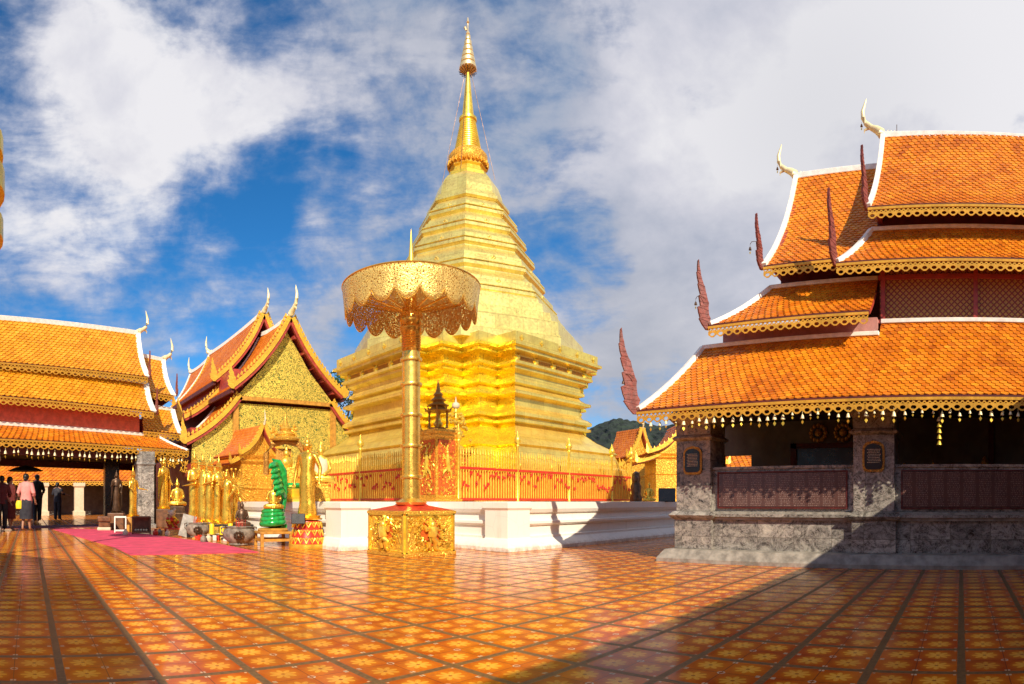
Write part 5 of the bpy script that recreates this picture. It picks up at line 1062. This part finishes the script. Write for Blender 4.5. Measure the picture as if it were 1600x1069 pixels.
# furniture and offerings at the edge of the left hall
def cabinet(name, label, x, d, w_, h, mat, frame=False, cat='cabinet'):
    th = thing(name, label, cat, (0, 0, 0)); mb = MB(); q = .035
    for a in (-1, 1):
        for b in (-1, 1): mb.box((a*w_/2-q/2, b*.14-q/2, 0), (a*w_/2+q/2, b*.14+q/2, h))
    mb.box((-w_/2, -.15, h-.03), (w_/2, .15, h+.01)); mb.box((-w_/2, -.15, .04), (w_/2, .15, .08)); mb.build('frame', mat, th, bevel=.004)
    if not frame: mb = MB(); mb.box((-w_/2+.01, .10, .06), (w_/2-.01, .13, h-.02)); mb.build('back_panel', mat, th); mb = MB(); [mb.ell((-w_/2+.08+k*.07, -.02, .11), .03, .03, .03, 6) for k in range(int(w_/.08))]; mb.build('offerings', 'cream', th)
    p = D(x, d); th.location = p; th.rotation_euler = (0, 0, facecam(p)); return th
cabinet('offering_box', 'dark wooden offering box at the foot of the marble column', 221, 15.5, .46, .46, 'wood'); cabinet('white_frame_stand', 'white open frame stand left of the offering box', 188, 16.3, .30, .44, 'white', True, 'stand')
th = thing('stacked_trays', 'brown bundled trays stacked on a pale mat by the carpet', 'trays', D(163, 17.6)); p = D(163, 17.6); mb = MB(); mb.cbox(p, .50, .4, .10, 1.4); mb.build('mat', 'cream', th, bevel=.03); mb = MB(); mb.cbox(p+V((0, 0, .10)), .42, .34, .16, 1.5); mb.cbox(p+V((0, 0, .26)), .52, .4, .16, 1.45); mb.build('tray', 'wood', th, bevel=.03)
p = D(208, 16.6); th = thing('orange_plinth', 'orange draped plinth below the slender golden statue', 'plinth', p); mb = MB(); mb.cbox(p, .34, .34, .42, 1.3); mb.build('plinth', 'orangewood', th, bevel=.02)
gold_statue('slender golden statue holding a bowl left of the marble column', p+V((0, 0, .42)), 1.30, facecam(p, R(40)), 3); p2 = D(182, 18.4); gold_statue('dim bronze statue in the shade of the left hall', p2+V((0, 0, .5)), 1.3, facecam(p2), 0, 'bronze')
p = p2; th = thing('dark_plinth', 'dark plinth carrying the dim bronze statue', 'plinth', p); mb = MB(); mb.cbox(p, .5, .5, .5, 1.3); mb.build('plinth', 'wood', th, bevel=.02)
p = D(256, 19.6); gold_statue('gilt standing statue right of the marble column', p+V((0, 0, .6)), 1.7, facecam(p, R(30)), 0); th = thing('dark_plinth', 'dark plinth carrying the gilt statue right of the marble column', 'plinth', p); mb = MB(); mb.cbox(p, .5, .5, .6, 1.3); mb.build('plinth', 'wood', th, bevel=.02)
p = D(277, 19.0); th = thing('dark_plinth', 'dark stepped plinth under the gilt seated statue in shade', 'plinth', p); mb = MB(); mb.cbox(p, .7, .6, .5, 1.3); mb.cbox(p+V((0, 0, .5)), .5, .45, .2, 1.3); mb.build('plinth', 'bronze', th, bevel=.02); seated('seated_statue', 'gilt seated statue in shade between column and statue row', p+V((0, 0, .7)), .85, facecam(p), 'goldstatue')
p = D(272, 15.4); th = thing('red_tray_table', 'low red tray table with small jars at the carpet edge', 'table', p); mb = MB(); mb.cbox(p+V((0, 0, .13)), .52, .34, .04, facecam(p)); mb.build('top', 'redpaint', th, bevel=.008)
for a, b in ((-.2, -.12), (.2, -.12), (-.2, .12), (.2, .12)): mb = MB(); mb.cbox(p+V((a, b, 0)), .035, .035, .13); mb.build('leg', 'redpaint', th)
th = thing('flower_offering', 'red and yellow flower offering topped by a pale figurine', 'flowers', p+V((-.05, 0, .17))); o = p+V((-.05, 0, .17)); mb = MB(); [mb.ell(o+V((random.uniform(-.13, .13), random.uniform(-.1, .1), random.uniform(.02, .26))), .04, .04, .04, 6) for _ in range(30)]; mb.build('red_flowers', 'redpaint', th, smooth=True); mb = MB(); [mb.ell(o+V((random.uniform(-.13, .13), random.uniform(-.1, .1), random.uniform(.05, .28))), .035, .035, .04, 6) for _ in range(22)]; mb.build('yellow_flowers', 'yellow', th, smooth=True)
mb = MB(); mb.ell(o+V((0, 0, .38)), .09, .07, .09, 10); mb.ell(o+V((.07, 0, .47)), .04, .035, .05, 8); mb.ell(o+V((-.08, 0, .42)), .04, .03, .03, 8); mb.build('figurine', 'cream', th, smooth=True)
for k, (x, d) in enumerate(((196, 15.0), (243, 14.9), (250, 15.2), (262, 14.6), (284, 14.5), (318, 12.4), (326, 12.6))):
    p = D(x, d); tag(MB().lathe(p, [(.05, 0), (.07, .03), (.065, .10), (.03, .13), (.04, .16), (.01, .165)], 12).build('offering_jar', ('cream', 'redpaint', 'stone')[k % 3], smooth=True), 'small offering jar on the floor along the carpet edge', 'jar', 'small offering jars along the carpet edge')
# carpets
def sheet(name, label, pts, mat, z=.006, cat='carpet'):
    mb = MB(); n = len(pts); vs = [V((p[0], p[1], 0)) for p in pts]+[V((p[0], p[1], z)) for p in pts]
    mb.add(vs, [tuple(range(n, 2*n))]+[(i, (i+1) % n, n+(i+1) % n, n+i) for i in range(n)]); return tag(mb.build(name, mat), label, cat)
sheet('pink_carpet', 'bright pink carpet laid on the courtyard tiles', [(1.60, 9.3), (3.74, 9.2), (3.74, 11.4), (3.1, 14.8), (2.1, 18.2), (.65, 18.6), (1.57, 10.9)], 'carpet', .010)
sheet('purple_carpet', 'dull purple carpet on the floor of the left hall', [(-2.5, 18.0), (.5, 19.0), (3.3, 19.6), (3.3, 22.3), (-2.5, 19.8)], 'carpetdark', .006)
#TREES
# ------------------------------------------------------------------ tree behind the hall
def tree(label, base, h, cr):
    th = thing('tree', label, 'tree', base); mb = MB(); b = V(base)
    mb.tube([b, b+V((.1, 0, h*.4)), b+V((0, .1, h*.7))], [.25, .18, .08], 10)
    for k in range(7): a = k*.9; mb.tube([b+V((0, 0, h*(.35+.05*k))), b+V((cr*.7*math.cos(a), cr*.7*math.sin(a), h*(.6+.05*k)))], [.09, .02], 6)
    mb.build('trunk', 'bark', th, smooth=True); mb = MB()
    for k in range(26):
        a, z, r = random.uniform(0, 6.3), random.uniform(.5, 1.0), random.uniform(.1, cr)*.9
        c = b+V((r*math.cos(a), r*math.sin(a), h*z*(1-.2*(r/cr)**2)))
        for q in range(150):
            d = V((random.gauss(0, 1), random.gauss(0, 1), random.gauss(0, .8))).normalized()*random.uniform(.3, .75); p = c+d; u = V((random.gauss(0, 1), random.gauss(0, 1), random.gauss(0, 1))).normalized()*.09; w_ = u.cross(d).normalized()*.05
            mb.add([p-u, p+w_, p+u, p-w_], [(0, 1, 2, 3)])
    mb.build('crown', 'leaf', th)
tree('green leafy tree behind the right verge of the gabled hall', D(536, 32), 7.6, 2.6)
# ------------------------------------------------------------------ L-shaped gallery behind the camera: its eaves cast the shade over the paving
gl = thing('corner_gallery', 'roofed corner gallery whose eaves shade the near paving', 'gallery', (-4, -4, 0)); ze = 2.5
XE, YE = .62-.86*ze, 2.02-1.33*ze
mb = MB()
ridge = 3.0
A = [V((XE, YE, ze)), V((6.75, YE, ze)), V((6.75, YE-3, ze+1.5)), V((XE-3, YE-3, ze+1.5)), V((XE, 5.2, ze)), V((XE-3, 5.2, ze+1.5))]
mb.add(A+[p+V((0, 0, -.08)) for p in A], [(0, 1, 2, 3), (0, 3, 5, 4), (6, 9, 8, 7), (6, 10, 11, 9), (0, 6, 7, 1), (0, 4, 10, 6), (1, 7, 8, 2), (4, 5, 11, 10)])
B = [V((6.75, YE-3, ze+1.5)), V((XE-3, YE-3, ze+1.5)), V((XE-3, 5.2, ze+1.5)), V((6.75, YE-6, ze)), V((XE-6, YE-6, ze)), V((XE-6, 5.2, ze))]
mb.add(B, [(0, 1, 4, 3), (1, 2, 5, 4)]); mb.build('roof', 'tilebrown', gl, uvs=True)
mb = MB(); mb.box((XE-5.6, YE-5.6, 0), (6.7, YE-5.4, 2.7)); mb.box((XE-5.6, YE-5.4, 0), (XE-5.4, 5.1, 2.7)); mb.build('back_wall', 'cream', gl)
for k in range(4): mb = MB(); mb.box((XE-.7+2.4*k, YE-.9, 0), (XE-.3+2.4*k, YE-.5, 2.7)); mb.build('pillar', 'marblepale', gl)
for k in range(3): mb = MB(); mb.box((XE-.9, YE+1.5+2.2*k, 0), (XE-.5, YE+1.9+2.2*k, 2.7)); mb.build('pillar', 'marblepale', gl)
